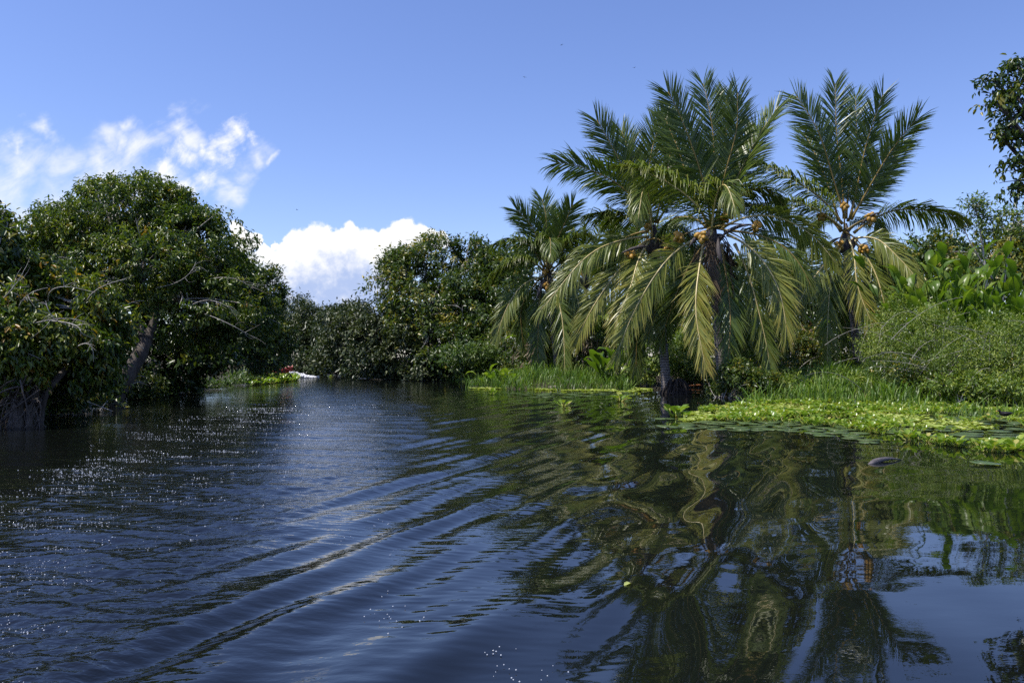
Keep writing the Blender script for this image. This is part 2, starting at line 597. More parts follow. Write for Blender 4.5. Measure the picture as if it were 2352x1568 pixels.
def ground_z(x, y):
    x = np.asarray(x, float)
    y = np.asarray(y, float)
    d = np.maximum(poly_sd(x, y, LAND_R), poly_sd(x, y, LAND_L))
    up = 0.9 * (1 - np.exp(-np.maximum(d, 0) / 5.0)) + 0.06 * np.clip(d, 0, 1)
    up = up + np.clip(d, 0, 1) * 0.12 * lumps(x, y, 0.9)
    dn = -1.6 * (1 - np.exp(-np.maximum(-d, 0) / 2.5)) - 0.05
    return np.where(d > 0, up, dn)


def axis(lo, hi, a, b, step):
    mid = np.arange(a, b + step, step)
    far = lambda s, e: s + np.sign(e - s) * np.geomspace(step, abs(e - s), 14)
    return np.concatenate((far(a, lo)[::-1], mid, far(mid[-1], hi)))


gx, gy = axis(-900, 900, -45, 50, 0.7), axis(-900, 900, -10, 90, 0.7)
XX, YY = np.meshgrid(gx, gy)
ZZ = ground_z(XX, YY)
nx, ny = len(gx), len(gy)
ii = (np.arange(ny - 1)[:, None] * nx + np.arange(nx - 1)[None, :]).ravel()
m, t, out, b = material('soil')
tcn = t.n.new('ShaderNodeTexCoord')
nz = t.noise(tcn.outputs['Object'], 1.4, 8, 0.65)
n2_ = t.noise(tcn.outputs['Object'], 14.0, 5, 0.65)
c = t.ramp(nz, [(0.3, (0.020, 0.015, 0.010)), (0.55, (0.045, 0.036, 0.020)), (0.75, (0.050, 0.060, 0.020))])
c = t.mix(t.rng(n2_, 0.55, 0.75), c, (0.11, 0.085, 0.05))
t.put(b.inputs['Base Color'], c)
b.inputs['Roughness'].default_value = 0.95
bn = t.n.new('ShaderNodeBump')
bn.inputs['Distance'].default_value = 0.05
t.put(bn.inputs['Height'], n2_)
t.l.new(bn.outputs[0], b.inputs['Normal'])
t.l.new(b.outputs[0], out.inputs[0])
g = link('ground', mesh_from('ground', np.stack((XX, YY, ZZ), -1).reshape(-1, 3), [np.stack((ii, ii + 1, ii + nx + 1, ii + nx), -1)], m, smooth=True))
tag(g, 'dark muddy river bank and bed under the vegetation', kind='structure')

# ------------------------------------------------------------------ the river
yy = [1.6]
while yy[-1] < 70:
    yy.append(yy[-1] + min(0.13, max(0.016, yy[-1] * 0.0056)))
yrow = np.concatenate(([-890, -300, -60, -20, -8, -2, 0, 1, 1.4], yy, [75, 85, 110, 200, 400, 890]))
sf = np.linspace(-0.70, 0.70, 450)
ext = np.array([0.002, 0.006, 0.015, 0.04, 0.1, 0.25, 0.55, 1.0])
Yc = np.clip(yrow, 1.4, 72)[:, None]
Xm = sf[None, :] * Yc
eL = Xm[:, :1] + (-890 - Xm[:, :1]) * ext[::-1][None, :]
eR = Xm[:, -1:] + (890 - Xm[:, -1:]) * ext[None, :]
WX = np.concatenate((eL, Xm, eR), 1)
WY = np.broadcast_to(yrow[:, None], WX.shape)

Xe = np.interp(WY, [0, 3.3, 6.2, 7.5, 9.5, 12.5, 19, 30, 45, 60], [-1.55, -1.64, -1.8, -1.7, -1.4, -1.4, -2.0, -4.0, -9, -13])
Xl = np.interp(WY, [0, 3, 6.3, 10, 13, 20, 30, 45, 60], [-2.9, -3.3, -4.1, -5.3, -6.0, -6.7, -8.6, -12, -16])
wob = 0.22 * lumps(WX, WY, 1.1, 3) * (0.5 + WY / 20)
sg = lambda q: 1 / (1 + np.exp(-np.clip(q, -30, 30)))
turb = sg((Xe - WX + wob) / 0.12) * sg((WX - Xl + wob) / 0.5)
leftc = sg((Xl - WX - wob) / 0.5)
dd = np.maximum(WX - Xe, -0.6) / (0.6 + WY / 12)
wake = (0.64 * np.exp(-(np.maximum(dd - 0.3, 0) / 1.45) ** 2) + 0.56 * np.exp(-(np.maximum(dd, 0) / 3.7) ** 4)) * sg((WX - Xe + 0.25) / 0.2)
calm = 1 - np.clip(turb + wake, 0, 1)
shore = poly_sd(WX, WY, LAND_R)
MATF = [(1500, 962), (1560, 972), (1640, 978), (1750, 980), (1860, 992), (1950, 1015), (2050, 1030), (2130, 1050), (2352, 1078), (2900, 1125)]
MAT_POLY = np.array([G(*q)[:2] for q in MATF] + [(26, 23), (18, 23.5), (12, 23), (8.5, 22.5), (6.6, 22.5)])
matd = poly_sd(WX, WY, MAT_POLY)
damp = np.clip(1 - np.clip((matd + 1.0) / 1.3, 0, 1) * 0.93, 0, 1) * np.clip(1 - (shore + 1.2) / 1.6, 0.08, 1)
near = np.clip(1.35 - WY / 30, 0.12, 1)
r = np.random.RandomState(5)
H = np.zeros(WX.shape)
# chop behind a passing boat
for i in range(44):
    lam = math.exp(r.uniform(math.log(0.055), math.log(0.24))) if i < 36 else r.uniform(0.5, 1.0)
    th = math.radians(90 + r.normal(0, 38 if i < 36 else 10) - 6)
    k = 2 * math.pi / lam
    fade = np.clip(lam / (0.0056 * np.maximum(WY, 2) * 3.0) - 0.6, 0, 1)
    ph = k * (WX * math.cos(th) + WY * math.sin(th)) + r.uniform(0, 6.28) + 1.3 * lumps(WX, WY, 1.0 + 1.2 * r.rand(), i % 17)
    H += (0.066 * (0.16 / lam) ** 0.35 / k) * np.sin(ph) * turb * fade * (0.75 + 0.5 * lumps(WX, WY, 1.7, (i * 3) % 19))
# wake ripples running away to the side
for i, (lam, ang, sl) in enumerate([(0.43, -22, 0.105), (0.54, -19, 0.11), (0.74, -23, 0.095), (1.1, -16, 0.055), (0.33, -27, 0.075), (0.26, -20, 0.05), (1.6, -24, 0.035), (0.66, -30, 0.05), (0.95, 12, 0.035), (1.3, -48, 0.03)]):
    k = 2 * math.pi / lam
    th = math.radians(ang)
    ph = k * (WX * math.cos(th) + WY * math.sin(th)) + 1.1 * i + 2.3 * lumps(WX, WY, 0.6, i) + 0.8 * lumps(WX, WY, 1.7, i + 5)
    H += (sl / k) * np.sin(ph) * wake * ((0.45 + 1.75 * sg((dd - 1.3) * 3)) if lam > 0.9 else 1.0) * (0.62 + 0.55 * lumps(WX, WY, 0.8, 2 * i))
# wind ripples, crests lying across the view
for i in range(26):
    lam = math.exp(r.uniform(math.log(0.09), math.log(0.42)))
    th = math.radians(90 + r.normal(0, 22) + 8)
    k = 2 * math.pi / lam
    fade = np.clip(lam / (0.0056 * np.maximum(WY, 2) * 3.0) - 0.6, 0, 1)
    ph = k * (WX * math.cos(th) + WY * math.sin(th)) + r.uniform(0, 6.28) + 1.2 * lumps(WX, WY, 1.3, i % 17)
    pat = 0.55 + 0.65 * lumps(WX, WY, 0.7, (5 * i) % 19)
    H += (0.0105 / k) * np.sin(ph) * fade * pat * (0.10 + 0.8 * np.exp(-(np.maximum(dd - 0.4, 0) / 1.4) ** 2) * wake + 0.6 * leftc)
# long gentle swell that bends reflections farther off
for i, (lam, ang, sl) in enumerate([(1.3, 70, 0.010), (2.1, 105, 0.010), (0.9, 95, 0.008), (2.6, 40, 0.010)]):
    k = 2 * math.pi / lam
    th = math.radians(ang)
    H += (sl / k) * np.sin(k * (WX * math.cos(th) + WY * math.sin(th)) + i + 1.2 * lumps(WX, WY, 0.4, i + 7)) * np.clip(WY / 12, 0, 1)
inside = (np.abs(WX) < 0.75 * np.maximum(WY, 1.4)) & (WY > 0) & (WY < 72)
H = H * damp * near * inside
chop = np.clip(0.018 + 1.0 * turb + 0.24 * np.exp(-(np.maximum(dd, 0) / 1.3) ** 2) * wake + 0.30 * leftc, 0, 1) * damp
chop = np.where(inside, chop, 0.3)

fine_m = damp * inside * np.clip(0.55 * calm + 1.0 * wake / 0.6 * np.exp(-(np.maximum(dd - 0.6, 0) / 1.7) ** 2) + 0.25 * turb + 0.4 * leftc, 0.02, 1) * np.clip(1.6 - WY / 14, 0.1, 1)
fine_m = fine_m * np.clip(1 - (WX + 0.55 - 0.04 * WY) / 1.3, 0.05, 1)
m, t, out, b = material('river_water')
tcn = t.n.new('ShaderNodeTexCoord')
at = t.n.new('ShaderNodeAttribute')
at.attribute_name = 'chop'
o_ = tcn.outputs['Object']
r1 = t.noise(t.v('MULTIPLY', o_, (0.55, 1.0, 1.0)), 11.0, 3, 0.55)
r2 = t.noise(t.v('MULTIPLY', o_, (0.7, 1.0, 1.0)), 34.0, 2, 0.5)
hh = t.m('ADD', t.m('MULTIPLY', r1, 0.0125), t.m('MULTIPLY', r2, 0.0036))
hh = t.m('MULTIPLY', hh, at.outputs['Fac'])
# short wind ripples in long crested trains
af = t.n.new('ShaderNodeAttribute')
af.attribute_name = 'fine'
so = t.n.new('ShaderNodeSeparateXYZ')
t.put(so.inputs[0], o_)
wp = t.noise(o_, 1.3, 2, 0.5)
wq = t.noise(o_, 4.5, 2, 0.5)
fine = None
for lam, deg, amp, w1, w2 in ((0.085, 82, 0.00030, 9.0, 2.2), (0.13, 71, 0.00032, 7.0, 2.0), (0.062, 96, 0.00014, 12.0, 2.5), (0.21, 78, 0.00036, 6.0, 1.5)):
    k = 2 * math.pi / lam
    a_ = math.radians(deg)
    ph = t.m('ADD', t.m('MULTIPLY', so.outputs[0], k * math.cos(a_)), t.m('MULTIPLY', so.outputs[1], k * math.sin(a_)))
    ph = t.m('ADD', ph, t.m('ADD', t.m('MULTIPLY', wp, w1), t.m('MULTIPLY', wq, w2)))
    q = t.m('MULTIPLY', t.m('SINE', ph), amp)
    fine = q if fine is None else t.m('ADD', fine, q)
patch = t.rng(t.noise(o_, 0.9, 2, 0.5), 0.34, 0.62, 0.25, 1.0)
fine = t.m('MULTIPLY', t.m('MULTIPLY', fine, patch), af.outputs['Fac'])
hh = t.m('ADD', hh, fine)
bn = t.n.new('ShaderNodeBump')
bn.inputs['Strength'].default_value = 1.0
bn.inputs['Distance'].default_value = 1.0
t.put(bn.inputs['Height'], hh)
t.l.new(bn.outputs[0], b.inputs['Normal'])
b.inputs['Base Color'].default_value = (0.0045, 0.0055, 0.0045, 1)
t.put(b.inputs['Roughness'], t.m('MULTIPLY_ADD', at.outputs['Fac'], 0.12, 0.0))
b.inputs['IOR'].default_value = 1.333
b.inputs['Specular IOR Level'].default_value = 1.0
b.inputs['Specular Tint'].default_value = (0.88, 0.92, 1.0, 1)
t.l.new(b.outputs[0], out.inputs[0])
ny, nx = WX.shape
ii = (np.arange(ny - 1)[:, None] * nx + np.arange(nx - 1)[None, :]).ravel()
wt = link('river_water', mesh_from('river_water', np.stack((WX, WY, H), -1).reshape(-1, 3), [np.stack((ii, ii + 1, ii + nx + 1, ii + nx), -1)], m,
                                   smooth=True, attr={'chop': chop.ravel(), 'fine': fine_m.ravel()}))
tag(wt, 'dark rippled river water reflecting sky and palms', kind='structure')
WATER_MAT = m
# ------------------------------------------------------------------ trees
def lobe(dx, dy, Y, rx, rz, ry=None):
    c = W(dx, dy, Y)
    a, cc = PX(rx, Y), PX(rz, Y)
    return (c[0], c[1], c[2], a, ry if ry is not None else min(a, 3.2), cc)


def foliage(lobes, n_leaf, L, seed, droop=0.5, per=14, spread=1.0, six=False, ratio=0.42, tmean=0.42, tvar=0.22, hang=False, low=-0.45, zmin=0.12, depth=0.5, flat=0.5, clump=0.0):
    r = np.random.RandomState(seed)
    lb = np.array(lobes)
    wgt = (lb[:, 3] * lb[:, 5] + lb[:, 3] * lb[:, 4] + lb[:, 4] * lb[:, 5]) ** 0.9
    nc = int(n_leaf / per)
    idx = r.choice(len(lb), nc * 4, p=wgt / wgt.sum())
    d = nrm(r.normal(size=(nc * 4, 3)))
    keep = d[:, 2] > low - 0.25 * r.rand(len(d))
    d, idx = d[keep], idx[keep]
    q = lb[idx]
    bump = np.zeros(len(d))
    for k in range(5):
        kv = r.normal(size=3) * 3.4
        bump += np.sin(d @ kv + idx * 1.7 + k)
    rad = (depth + (1 - depth) * np.sqrt(r.rand(len(d)))) * (1 + 0.125 * bump)
    c = q[:, :3] + d * q[:, 3:6] * rad[:, None]
    o = nrm(d / q[:, 3:6])
    ins = np.zeros(len(c), bool)
    for j in range(len(lb)):
        e = np.linalg.norm((c - lb[j, :3]) / lb[j, 3:6], axis=1)
        ins |= (e < 0.55) & (idx != j)
    ok = (~ins) & (c[:, 2] > zmin)
    if clump:                                   # boughs with gaps between them
        f = 2.2 / max(0.9, L * 5.5)
        gq = np.zeros(len(c))
        for k in range(4):
            kv = nrm(r.normal(size=3)) * f * r.uniform(0.8, 1.6)
            gq += np.sin(c @ kv + r.uniform(0, 6.28))
        ok &= gq > clump * r.normal(0.0, 1.0, len(c)) * 0.35 - 1.55 + clump
    c, o, idx = c[ok][:nc], o[ok][:nc], idx[ok][:nc]
    n = len(c)
    ax = nrm(o * 0.75 + r.normal(size=(n, 3)) * 0.42 + np.array((0, 0, 0.28 - 0.55 * droop)))
    tl = L * 2.6 * spread * r.uniform(0.6, 1.4, n)
    ct = tmean + tvar * r.normal(size=n) + 0.10 * np.sin(idx * 2.3)
    s = r.rand(n, per)
    B = c[:, None, :] + ax[:, None, :] * (tl[:, None] * (s - 0.5))[..., None] + r.normal(size=(n, per, 3)) * L * 0.38 * spread
    D = nrm(ax[:, None, :] * 0.5 + nrm(r.normal(size=(n, per, 3))) * 0.85 + np.array((0, 0, -droop)))
    N = nrm(np.array((0, 0, 1.0)) * flat * 2 + o[:, None, :] * 0.55 + r.normal(size=(n, per, 3)) * 0.55)
    Lv = L * r.uniform(0.65, 1.25, (n, per))
    tv = np.clip(ct[:, None] + 0.12 * r.normal(size=(n, per)), 0, 1)
    B, D, N, Lv, tv = (z.reshape(-1, *z.shape[2:]) for z in (B, D, N, Lv, tv))
    V, F, k = leaf_arrays(B, D, N, Lv, Lv * ratio, six=six)
    V[:, 2] = np.maximum(V[:, 2], 0.03)
    return V, F, np.repeat(tv, k), c, idx, ax


def limb_path(a, b, r, lift=0.15):
    a, b = np.asarray(a), np.asarray(b)
    L = np.linalg.norm(b - a)
    mid = (a + b) / 2 + np.array((r.normal() * 0.07, r.normal() * 0.07, lift)) * L
    return bez(a, mid, b, 9)


def make_tree(name, label, cat, base, lobes, n_leaf, L, mat, seed, bark='bark', trunks=None, r0=0.16, limbs=True, twigs=10, twig_mat=None,
              group=None, twig_r=0.014, **kw):
    kw.setdefault('clump', 0.8)
    r = np.random.RandomState(seed + 100)
    base = np.asarray(base, float)
    root = thing(name, label, cat, base, group)
    V, F, tv, cl, idx, ax = foliage(lobes, n_leaf, L, seed, **kw)
    crown = link('crown', mesh_from('crown', V - base, [F], M[mat], tv), root)
    tag(crown, kind='stuff')
    lb = np.array(lobes)
    if trunks is None:
        cen = lb[:, :3].mean(0)
        top = base + (cen - base) * 0.55
        trunks = [([base + (0, 0, -0.3), base + (top - base) * 0.5 + np.array((r.normal() * 0.15, r.normal() * 0.15, 0)), top], r0, r0 * 0.6)]
    ends = []
    for P, ra, rb in trunks:
        P = spline(P, 14)
        R = np.linspace(ra, rb, 14) * (1 + 0.06 * r.normal(size=14))
        R[:3] *= (1.5, 1.2, 1.06)
        b_ = MB().add(*tube(P, R, 9))
        link('trunk', b_.mesh('trunk', M[bark], base, True), root)
        ends.append((P[-1], P[-3], rb))
    tw = MB()
    if limbs:
        for j in range(len(lb)):
            e = min(ends, key=lambda q: np.linalg.norm(q[0] - lb[j, :3]))
            P = limb_path(e[0] if r.rand() < 0.6 else e[1], lb[j, :3], r, 0.12)
            rr = e[2] * 0.62
            link('branch', MB().add(*tube(P, np.linspace(rr, rr * 0.4, len(P)), 7)).mesh('branch', M[bark], base, True), root)
            own = np.where(idx == j)[0]
            if len(own) and twigs:
                for q in r.choice(own, min(twigs, len(own)), False):
                    s = P[r.randint(len(P) // 2, len(P))]
                    Q = limb_path(s, cl[q] + ax[q] * 0.12, r, 0.06)
                    tw.add(*tube(Q, np.linspace(twig_r * 1.8, twig_r * 0.5, len(Q)), 4, False))
    if tw.n:
        o = link('twigs', tw.mesh('twigs', M[twig_mat or bark], base), root)
        tag(o, kind='stuff')
    return root


def bare_twigs(root, spots, seed, mat='bark_pale', rad=0.008, n=6):
    """pale leafless branches that fork at the ends"""
    r = np.random.RandomState(seed)
    base = np.array(root.location)
    mb = MB()
    for a, mid, b in spots:
        P = bez(a, mid, b, 10)
        mb.add(*tube(P, np.linspace(rad * 1.7, rad * 0.5, 10), 5, False))
        L = np.linalg.norm(P[-1] - P[0])
        for _ in range(n):
            i = r.randint(3, 10)
            d = nrm(P[i] - P[i - 2] + r.normal(size=3) * L * 0.16)
            Q = bez(P[i], P[i] + d * L * 0.15 + (0, 0, 0.01), P[i] + d * L * r.uniform(0.2, 0.4) + r.normal(size=3) * 0.05 * L, 5)
            mb.add(*tube(Q, np.linspace(rad * 0.6, rad * 0.2, 5), 4, False))
    tag(link('bare_branches', mb.mesh('bare_branches', M[mat], base), root), kind='stuff')


GB = 'trees crowding the river banks'
# --- the big dome tree over the near water
dome = make_tree('broadleaf_tree', 'huge dome shaped tree with a leaning pale trunk standing in the water at the bend', 'tree', (-10.5, 21.2, 0.0),
          [lobe(310, 505, 23.5, 130, 95), lobe(215, 560, 23, 125, 90), lobe(410, 560, 23.5, 125, 95), lobe(320, 610, 22, 150, 95), lobe(500, 640, 24.5, 95, 110),
           lobe(140, 600, 23, 95, 95), lobe(430, 690, 22.3, 130, 90), lobe(250, 690, 22, 130, 75), lobe(250, 450, 24.5, 55, 40), lobe(330, 432, 24.2, 60, 34),
           lobe(560, 740, 25.5, 70, 100), lobe(470, 770, 25, 70, 60), lobe(400, 470, 24.2, 60, 45), lobe(130, 500, 24.2, 60, 50), lobe(200, 465, 24.5, 40, 35), lobe(470, 520, 24.2, 50, 40)],
          76000, 0.118, 'leaf_olive', 21, clump=0.5, six=True, droop=0.62, per=15, ratio=0.40, tmean=0.44, tvar=0.19,
          trunks=[([W(250, 935, 21.2) + (0, 0, -0.3), W(262, 915, 21.2), W(300, 850, 21.3), W(330, 800, 21.6), W(338, 768, 21.8)], 0.24, 0.17),
                  ([W(335, 778, 21.7), W(352, 745, 22), W(365, 690, 22.3)], 0.13, 0.08),
                  ([W(333, 775, 21.7), W(318, 740, 22.2), W(322, 680, 22.6)], 0.12, 0.07)], twigs=16, twig_mat='bark_pale', low=-0.35)
bare_twigs(dome, [(W(330, 690, 21), W(290, 700, 20.4), W(262, 735, 20.2)), (W(300, 660, 21.2), W(250, 640, 20.7), W(230, 690, 20.5)), (W(440, 700, 21), W(490, 690, 20.5), W(545, 720, 20.6)),
                  (W(330, 800, 21.4), W(285, 775, 20.8), W(238, 765, 20.5)), (W(480, 640, 22), W(540, 640, 21.6), W(585, 668, 21.8)), (W(330, 560, 21.4), W(318, 530, 20.9), W(312, 500, 20.8)),
                  (W(470, 720, 21), W(520, 740, 20.6), W(575, 770, 20.8)), (W(360, 660, 21.2), W(420, 640, 20.6), W(450, 600, 20.7)), (W(180, 610, 21.5), W(140, 590, 21), W(110, 610, 20.9))], 3)
make_tree('broadleaf_tree', 'dark rounded tree whose low branches hang over the water beside the far bend', 'tree', (-12.6, 31, 0.2),
          [lobe(580, 690, 31, 75, 80), lobe(600, 780, 30, 65, 70), lobe(520, 800, 29.5, 85, 75), lobe(440, 820, 28.5, 80, 70), lobe(620, 830, 32, 45, 45), lobe(540, 640, 31.5, 60, 60),
           lobe(480, 745, 29.5, 80, 70)],
          26000, 0.17, 'leaf_dark', 22, six=False, droop=0.5, per=15, tmean=0.45, tvar=0.2, twigs=12, group=GB,
          trunks=[([(-12.9, 31, -0.3), (-12.9, 31, 1.0), (-12.5, 30.8, 2.2)], 0.14, 0.1), ([(-12.4, 29.5, -0.3), (-12.3, 29.3, 0.9), (-11.9, 29, 1.7)], 0.11, 0.08)])
# --- left edge
make_tree('broadleaf_tree', 'dark leafy tree cut off by the frame edge beyond the pale twigged mangrove', 'tree', (-11.6, 16.5, 0.4),
          [lobe(-20, 560, 16.5, 90, 75), lobe(40, 610, 17, 80, 80), lobe(-60, 660, 16, 100, 90), lobe(90, 690, 17.5, 80, 70), lobe(5, 505, 16.8, 35, 20), lobe(-90, 520, 17, 60, 60), lobe(30, 720, 16.5, 90, 70)],
          22000, 0.15, 'leaf_dark', 23, six=True, droop=0.55, per=14, tmean=0.5, tvar=0.24, twigs=12, twig_mat='bark_pale')
mg = make_tree('mangrove_tree', 'low mangrove with pale twigs and tangled stilt roots at the water edge', 'tree', (-9.5, 15.2, 0.2),
          [lobe(60, 700, 15.6, 90, 55), lobe(150, 690, 16.5, 85, 55), lobe(220, 740, 17, 80, 50), lobe(120, 775, 15.5, 95, 55), lobe(20, 790, 14.8, 70, 60), lobe(200, 800, 16.2, 75, 45),
           lobe(250, 770, 17.5, 45, 36), lobe(160, 850, 16.2, 80, 45), lobe(205, 860, 17.3, 50, 34), lobe(60, 850, 15, 50, 40), lobe(-60, 760, 14.5, 70, 70)],
          26000, 0.135, 'leaf_olive', 24, six=True, droop=0.75, per=13, tmean=0.5, tvar=0.26, twigs=14, twig_mat='bark_pale', low=-0.8, depth=0.35,
          trunks=[([W(60, 985, 15) + (0, 0, -0.2), W(70, 930, 15), W(95, 850, 15.2), W(150, 770, 15.6)], 0.09, 0.05), ([W(40, 990, 14.9) + (0, 0, -0.2), W(45, 910, 14.9), W(10, 850, 15), W(-10, 780, 15)], 0.10, 0.05),
                  ([W(85, 975, 15.4) + (0, 0, -0.2), W(100, 900, 15.4), W(160, 840, 15.8), W(200, 780, 16.2)], 0.08, 0.05), ([W(20, 985, 14.8) + (0, 0, -0.2), W(40, 920, 15), W(60, 800, 15.2)], 0.08, 0.05)])
bare_twigs(mg, [(W(150, 745, 15.2), W(120, 725, 14.6), W(105, 690, 14.6)), (W(60, 745, 15), W(110, 735, 14.4), W(150, 730, 14.4)), (W(100, 735, 15), W(170, 745, 14.6), W(185, 770, 14.6)),
                (W(110, 690, 15.4), W(130, 660, 14.9), W(195, 665, 14.8)), (W(40, 720, 15), W(60, 680, 14.4), W(110, 660, 14.4)), (W(170, 800, 15.2), W(205, 790, 14.8), W(215, 830, 14.9)),
                (W(-10, 700, 14.8), W(30, 660, 14.4), W(55, 620, 14.4)), (W(200, 690, 16), W(230, 660, 15.5), W(290, 640, 15.4))], 4)
rr = np.random.RandomState(9)
rt = MB()
for i in range(70):
    a = W(rr.uniform(5, 100), rr.uniform(860, 925), rr.uniform(14.2, 15.3))
    e = G(rr.uniform(-40, 130), rr.uniform(965, 992), -0.05)
    e = a + (e - a) * np.array((1, 0.8, 1)) * 1.0
    e[2] = -0.08
    mid = (a + e) / 2 + rr.normal(size=3) * 0.10 + np.array((0, 0, 0.10))
    rt.add(*tube(bez(a, mid, e, 7), np.linspace(0.013, 0.007, 7) * rr.uniform(0.6, 1.5), 4, False), rr.rand())
tag(link('stilt_roots', rt.mesh('stilt_roots', M['bark'], np.array(mg.location)), mg), kind='stuff')

# --- behind on the left bank
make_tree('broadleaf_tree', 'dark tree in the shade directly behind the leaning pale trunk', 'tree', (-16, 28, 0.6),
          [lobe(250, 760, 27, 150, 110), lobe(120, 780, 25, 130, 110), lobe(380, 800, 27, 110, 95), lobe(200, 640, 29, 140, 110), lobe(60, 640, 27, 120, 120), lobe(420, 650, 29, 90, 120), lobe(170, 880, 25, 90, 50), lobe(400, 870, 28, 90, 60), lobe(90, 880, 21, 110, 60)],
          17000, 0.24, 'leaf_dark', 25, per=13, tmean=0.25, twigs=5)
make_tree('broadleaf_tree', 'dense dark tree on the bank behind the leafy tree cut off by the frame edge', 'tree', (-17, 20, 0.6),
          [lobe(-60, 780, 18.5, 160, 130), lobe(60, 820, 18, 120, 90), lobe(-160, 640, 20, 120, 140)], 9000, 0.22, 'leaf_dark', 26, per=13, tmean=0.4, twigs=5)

# --- far bank and the bend
far = [('distant dark tree where the river disappears behind the dome shaped tree', (-17, 62), [(650, 745, 62, 70, 60), (690, 790, 60, 70, 60), (640, 820, 60, 60, 45), (600, 760, 62, 60, 60)]),
       ('distant tree with a flat top just beyond the end of the river', (-13, 61), [(735, 750, 61, 60, 52), (720, 800, 59, 55, 52), (690, 738, 62, 30, 26), (700, 840, 57.5, 55, 30)]),
       ('distant tall tree between the flat topped tree and the big bank tree', (-10, 58), [(775, 742, 58, 50, 48), (825, 735, 57, 46, 42), (790, 790, 56, 65, 55), (770, 835, 55.5, 50, 34)]),
       ('far grey green tree low against the cloud base', (-25, 70), [(580, 760, 70, 90, 60), (660, 730, 72, 60, 40), (520, 800, 68, 80, 60)])]
for i, (lab, (x, y), lb) in enumerate(far):
    make_tree('broadleaf_tree', lab, 'tree', (x, y, 0.5), [lobe(*q) for q in lb], 9500, 0.30, 'leaf_far', 40 + i, per=14, tmean=0.5, tvar=0.22, twigs=6, twig_r=0.02, group=GB, low=-0.7)
# --- the tall wood on the opposite bank
bank = make_tree('broadleaf_tree', 'broad tall bank tree with glossy leaves left of the small palm', 'tree', (-4.5, 46, 0.5),
          [lobe(935, 625, 47, 70, 55), lobe(1000, 590, 48, 75, 48), lobe(1070, 600, 48, 65, 50), lobe(925, 690, 46, 75, 60), lobe(990, 690, 45.5, 95, 70), lobe(1080, 690, 46, 80, 75), lobe(990, 770, 45, 90, 60), lobe(1060, 780, 45.5, 70, 60), lobe(920, 610, 48, 45, 40), lobe(1010, 570, 49, 45, 28),
           lobe(1150, 640, 48, 70, 70)],
          32000, 0.26, 'leaf_dark', 50, per=14, tmean=0.52, tvar=0.24, twigs=10, twig_r=0.02, twig_mat='bark_pale', depth=0.55)
bare_twigs(bank, [(W(1050, 740, 44), W(1020, 720, 43.5), W(970, 728, 43.5)), (W(1060, 735, 44), W(1060, 710, 43.5), W(1035, 700, 43.5)), (W(900, 660, 45), W(880, 640, 44.5), W(860, 640, 44.5)),
                  (W(960, 810, 43.5), W(975, 790, 43), W(985, 770, 43))], 6, rad=0.025)
make_tree('broadleaf_tree', 'lower spreading tree dipping its branches into the river before the broad bank tree', 'tree', (-6.5, 45.5, 0.4),
          [lobe(800, 760, 48, 60, 60), lobe(860, 770, 46.5, 70, 65), lobe(840, 830, 46, 70, 45), lobe(930, 800, 44.5, 75, 60), lobe(760, 820, 50, 55, 45), lobe(850, 752, 49, 45, 36), lobe(980, 835, 43.8, 60, 38)],
          20000, 0.25, 'leaf_far', 51, per=14, tmean=0.55, tvar=0.24, twigs=9, twig_r=0.02, group=GB, low=-0.9)
make_tree('broadleaf_tree', 'shaded tree filling the bank between the broad bank tree and the small palm', 'tree', (-1.5, 44, 0.5),
          [lobe(1060, 790, 43.5, 80, 60), lobe(1120, 720, 45, 70, 70), lobe(1130, 800, 43, 60, 55), lobe(1180, 760, 44, 70, 70), lobe(1010, 820, 43.4, 60, 45)],
          14000, 0.25, 'leaf_dark', 52, per=14, tmean=0.42, twigs=8, group=GB, low=-0.8)
br = make_tree('pinnate_sapling', 'bright green feathery sapling leaning over the water before the shaded tree', 'tree', (-1.9, 38.2, 0.1),
          [lobe(1060, 820, 37.8, 45, 22), lobe(1105, 810, 38, 35, 22), lobe(1130, 845, 38, 34, 20), lobe(1085, 848, 37.5, 36, 18), lobe(1150, 815, 38.5, 22, 18), lobe(1032, 805, 37.6, 20, 10)],
          5500, 0.20, 'leaf_bright', 53, per=12, tmean=0.5, twigs=6, droop=0.55, ratio=0.32, trunks=[([G(1120, 876, -0.1), W(1115, 850, 38), W(1095, 825, 38)], 0.05, 0.03)], low=-0.9)
# --- behind the palms
back = [('green tree rising behind the small palm', (3.6, 44), [(1230, 640, 44, 80, 80), (1190, 600, 45, 60, 50), (1290, 690, 43, 80, 80), (1230, 760, 42, 90, 80)], 0.45),
        ('dark tree behind the two crowded palms', (9, 43), [(1440, 640, 44, 90, 90), (1400, 740, 42, 100, 90), (1530, 720, 42, 90, 110), (1500, 620, 44, 70, 60)], 0.4),
        ('slim tree peeping over the gap between the two crowded palms', (12, 46), [(1550, 535, 46, 32, 26), (1525, 560, 46, 30, 26), (1575, 580, 46, 40, 40)], 0.45),
        ('dark tree behind the large palm with drooping fronds', (17, 43), [(1730, 630, 43, 110, 75), (1700, 740, 41, 110, 90), (1810, 700, 41, 90, 100), (1640, 620, 44, 70, 60)], 0.4),
        ('low tree between the large palm and the lone palm', (23, 42), [(1850, 640, 42, 70, 60), (1900, 720, 40, 90, 90), (1990, 640, 42, 80, 55), (1990, 740, 40, 90, 90)], 0.42),
        ('tree with small yellowish leaves behind the lone palm', (27, 38), [(2110, 605, 38, 70, 50), (2060, 600, 40, 40, 30), (2170, 580, 37, 70, 50), (2130, 660, 36, 100, 60)], 0.62),
        ('olive tree on the bank crest behind the broad leaved plants', (30, 35), [(2260, 590, 34, 90, 60), (2330, 570, 34, 70, 60), (2400, 600, 33, 80, 80), (2290, 650, 33, 120, 60)], 0.6)]
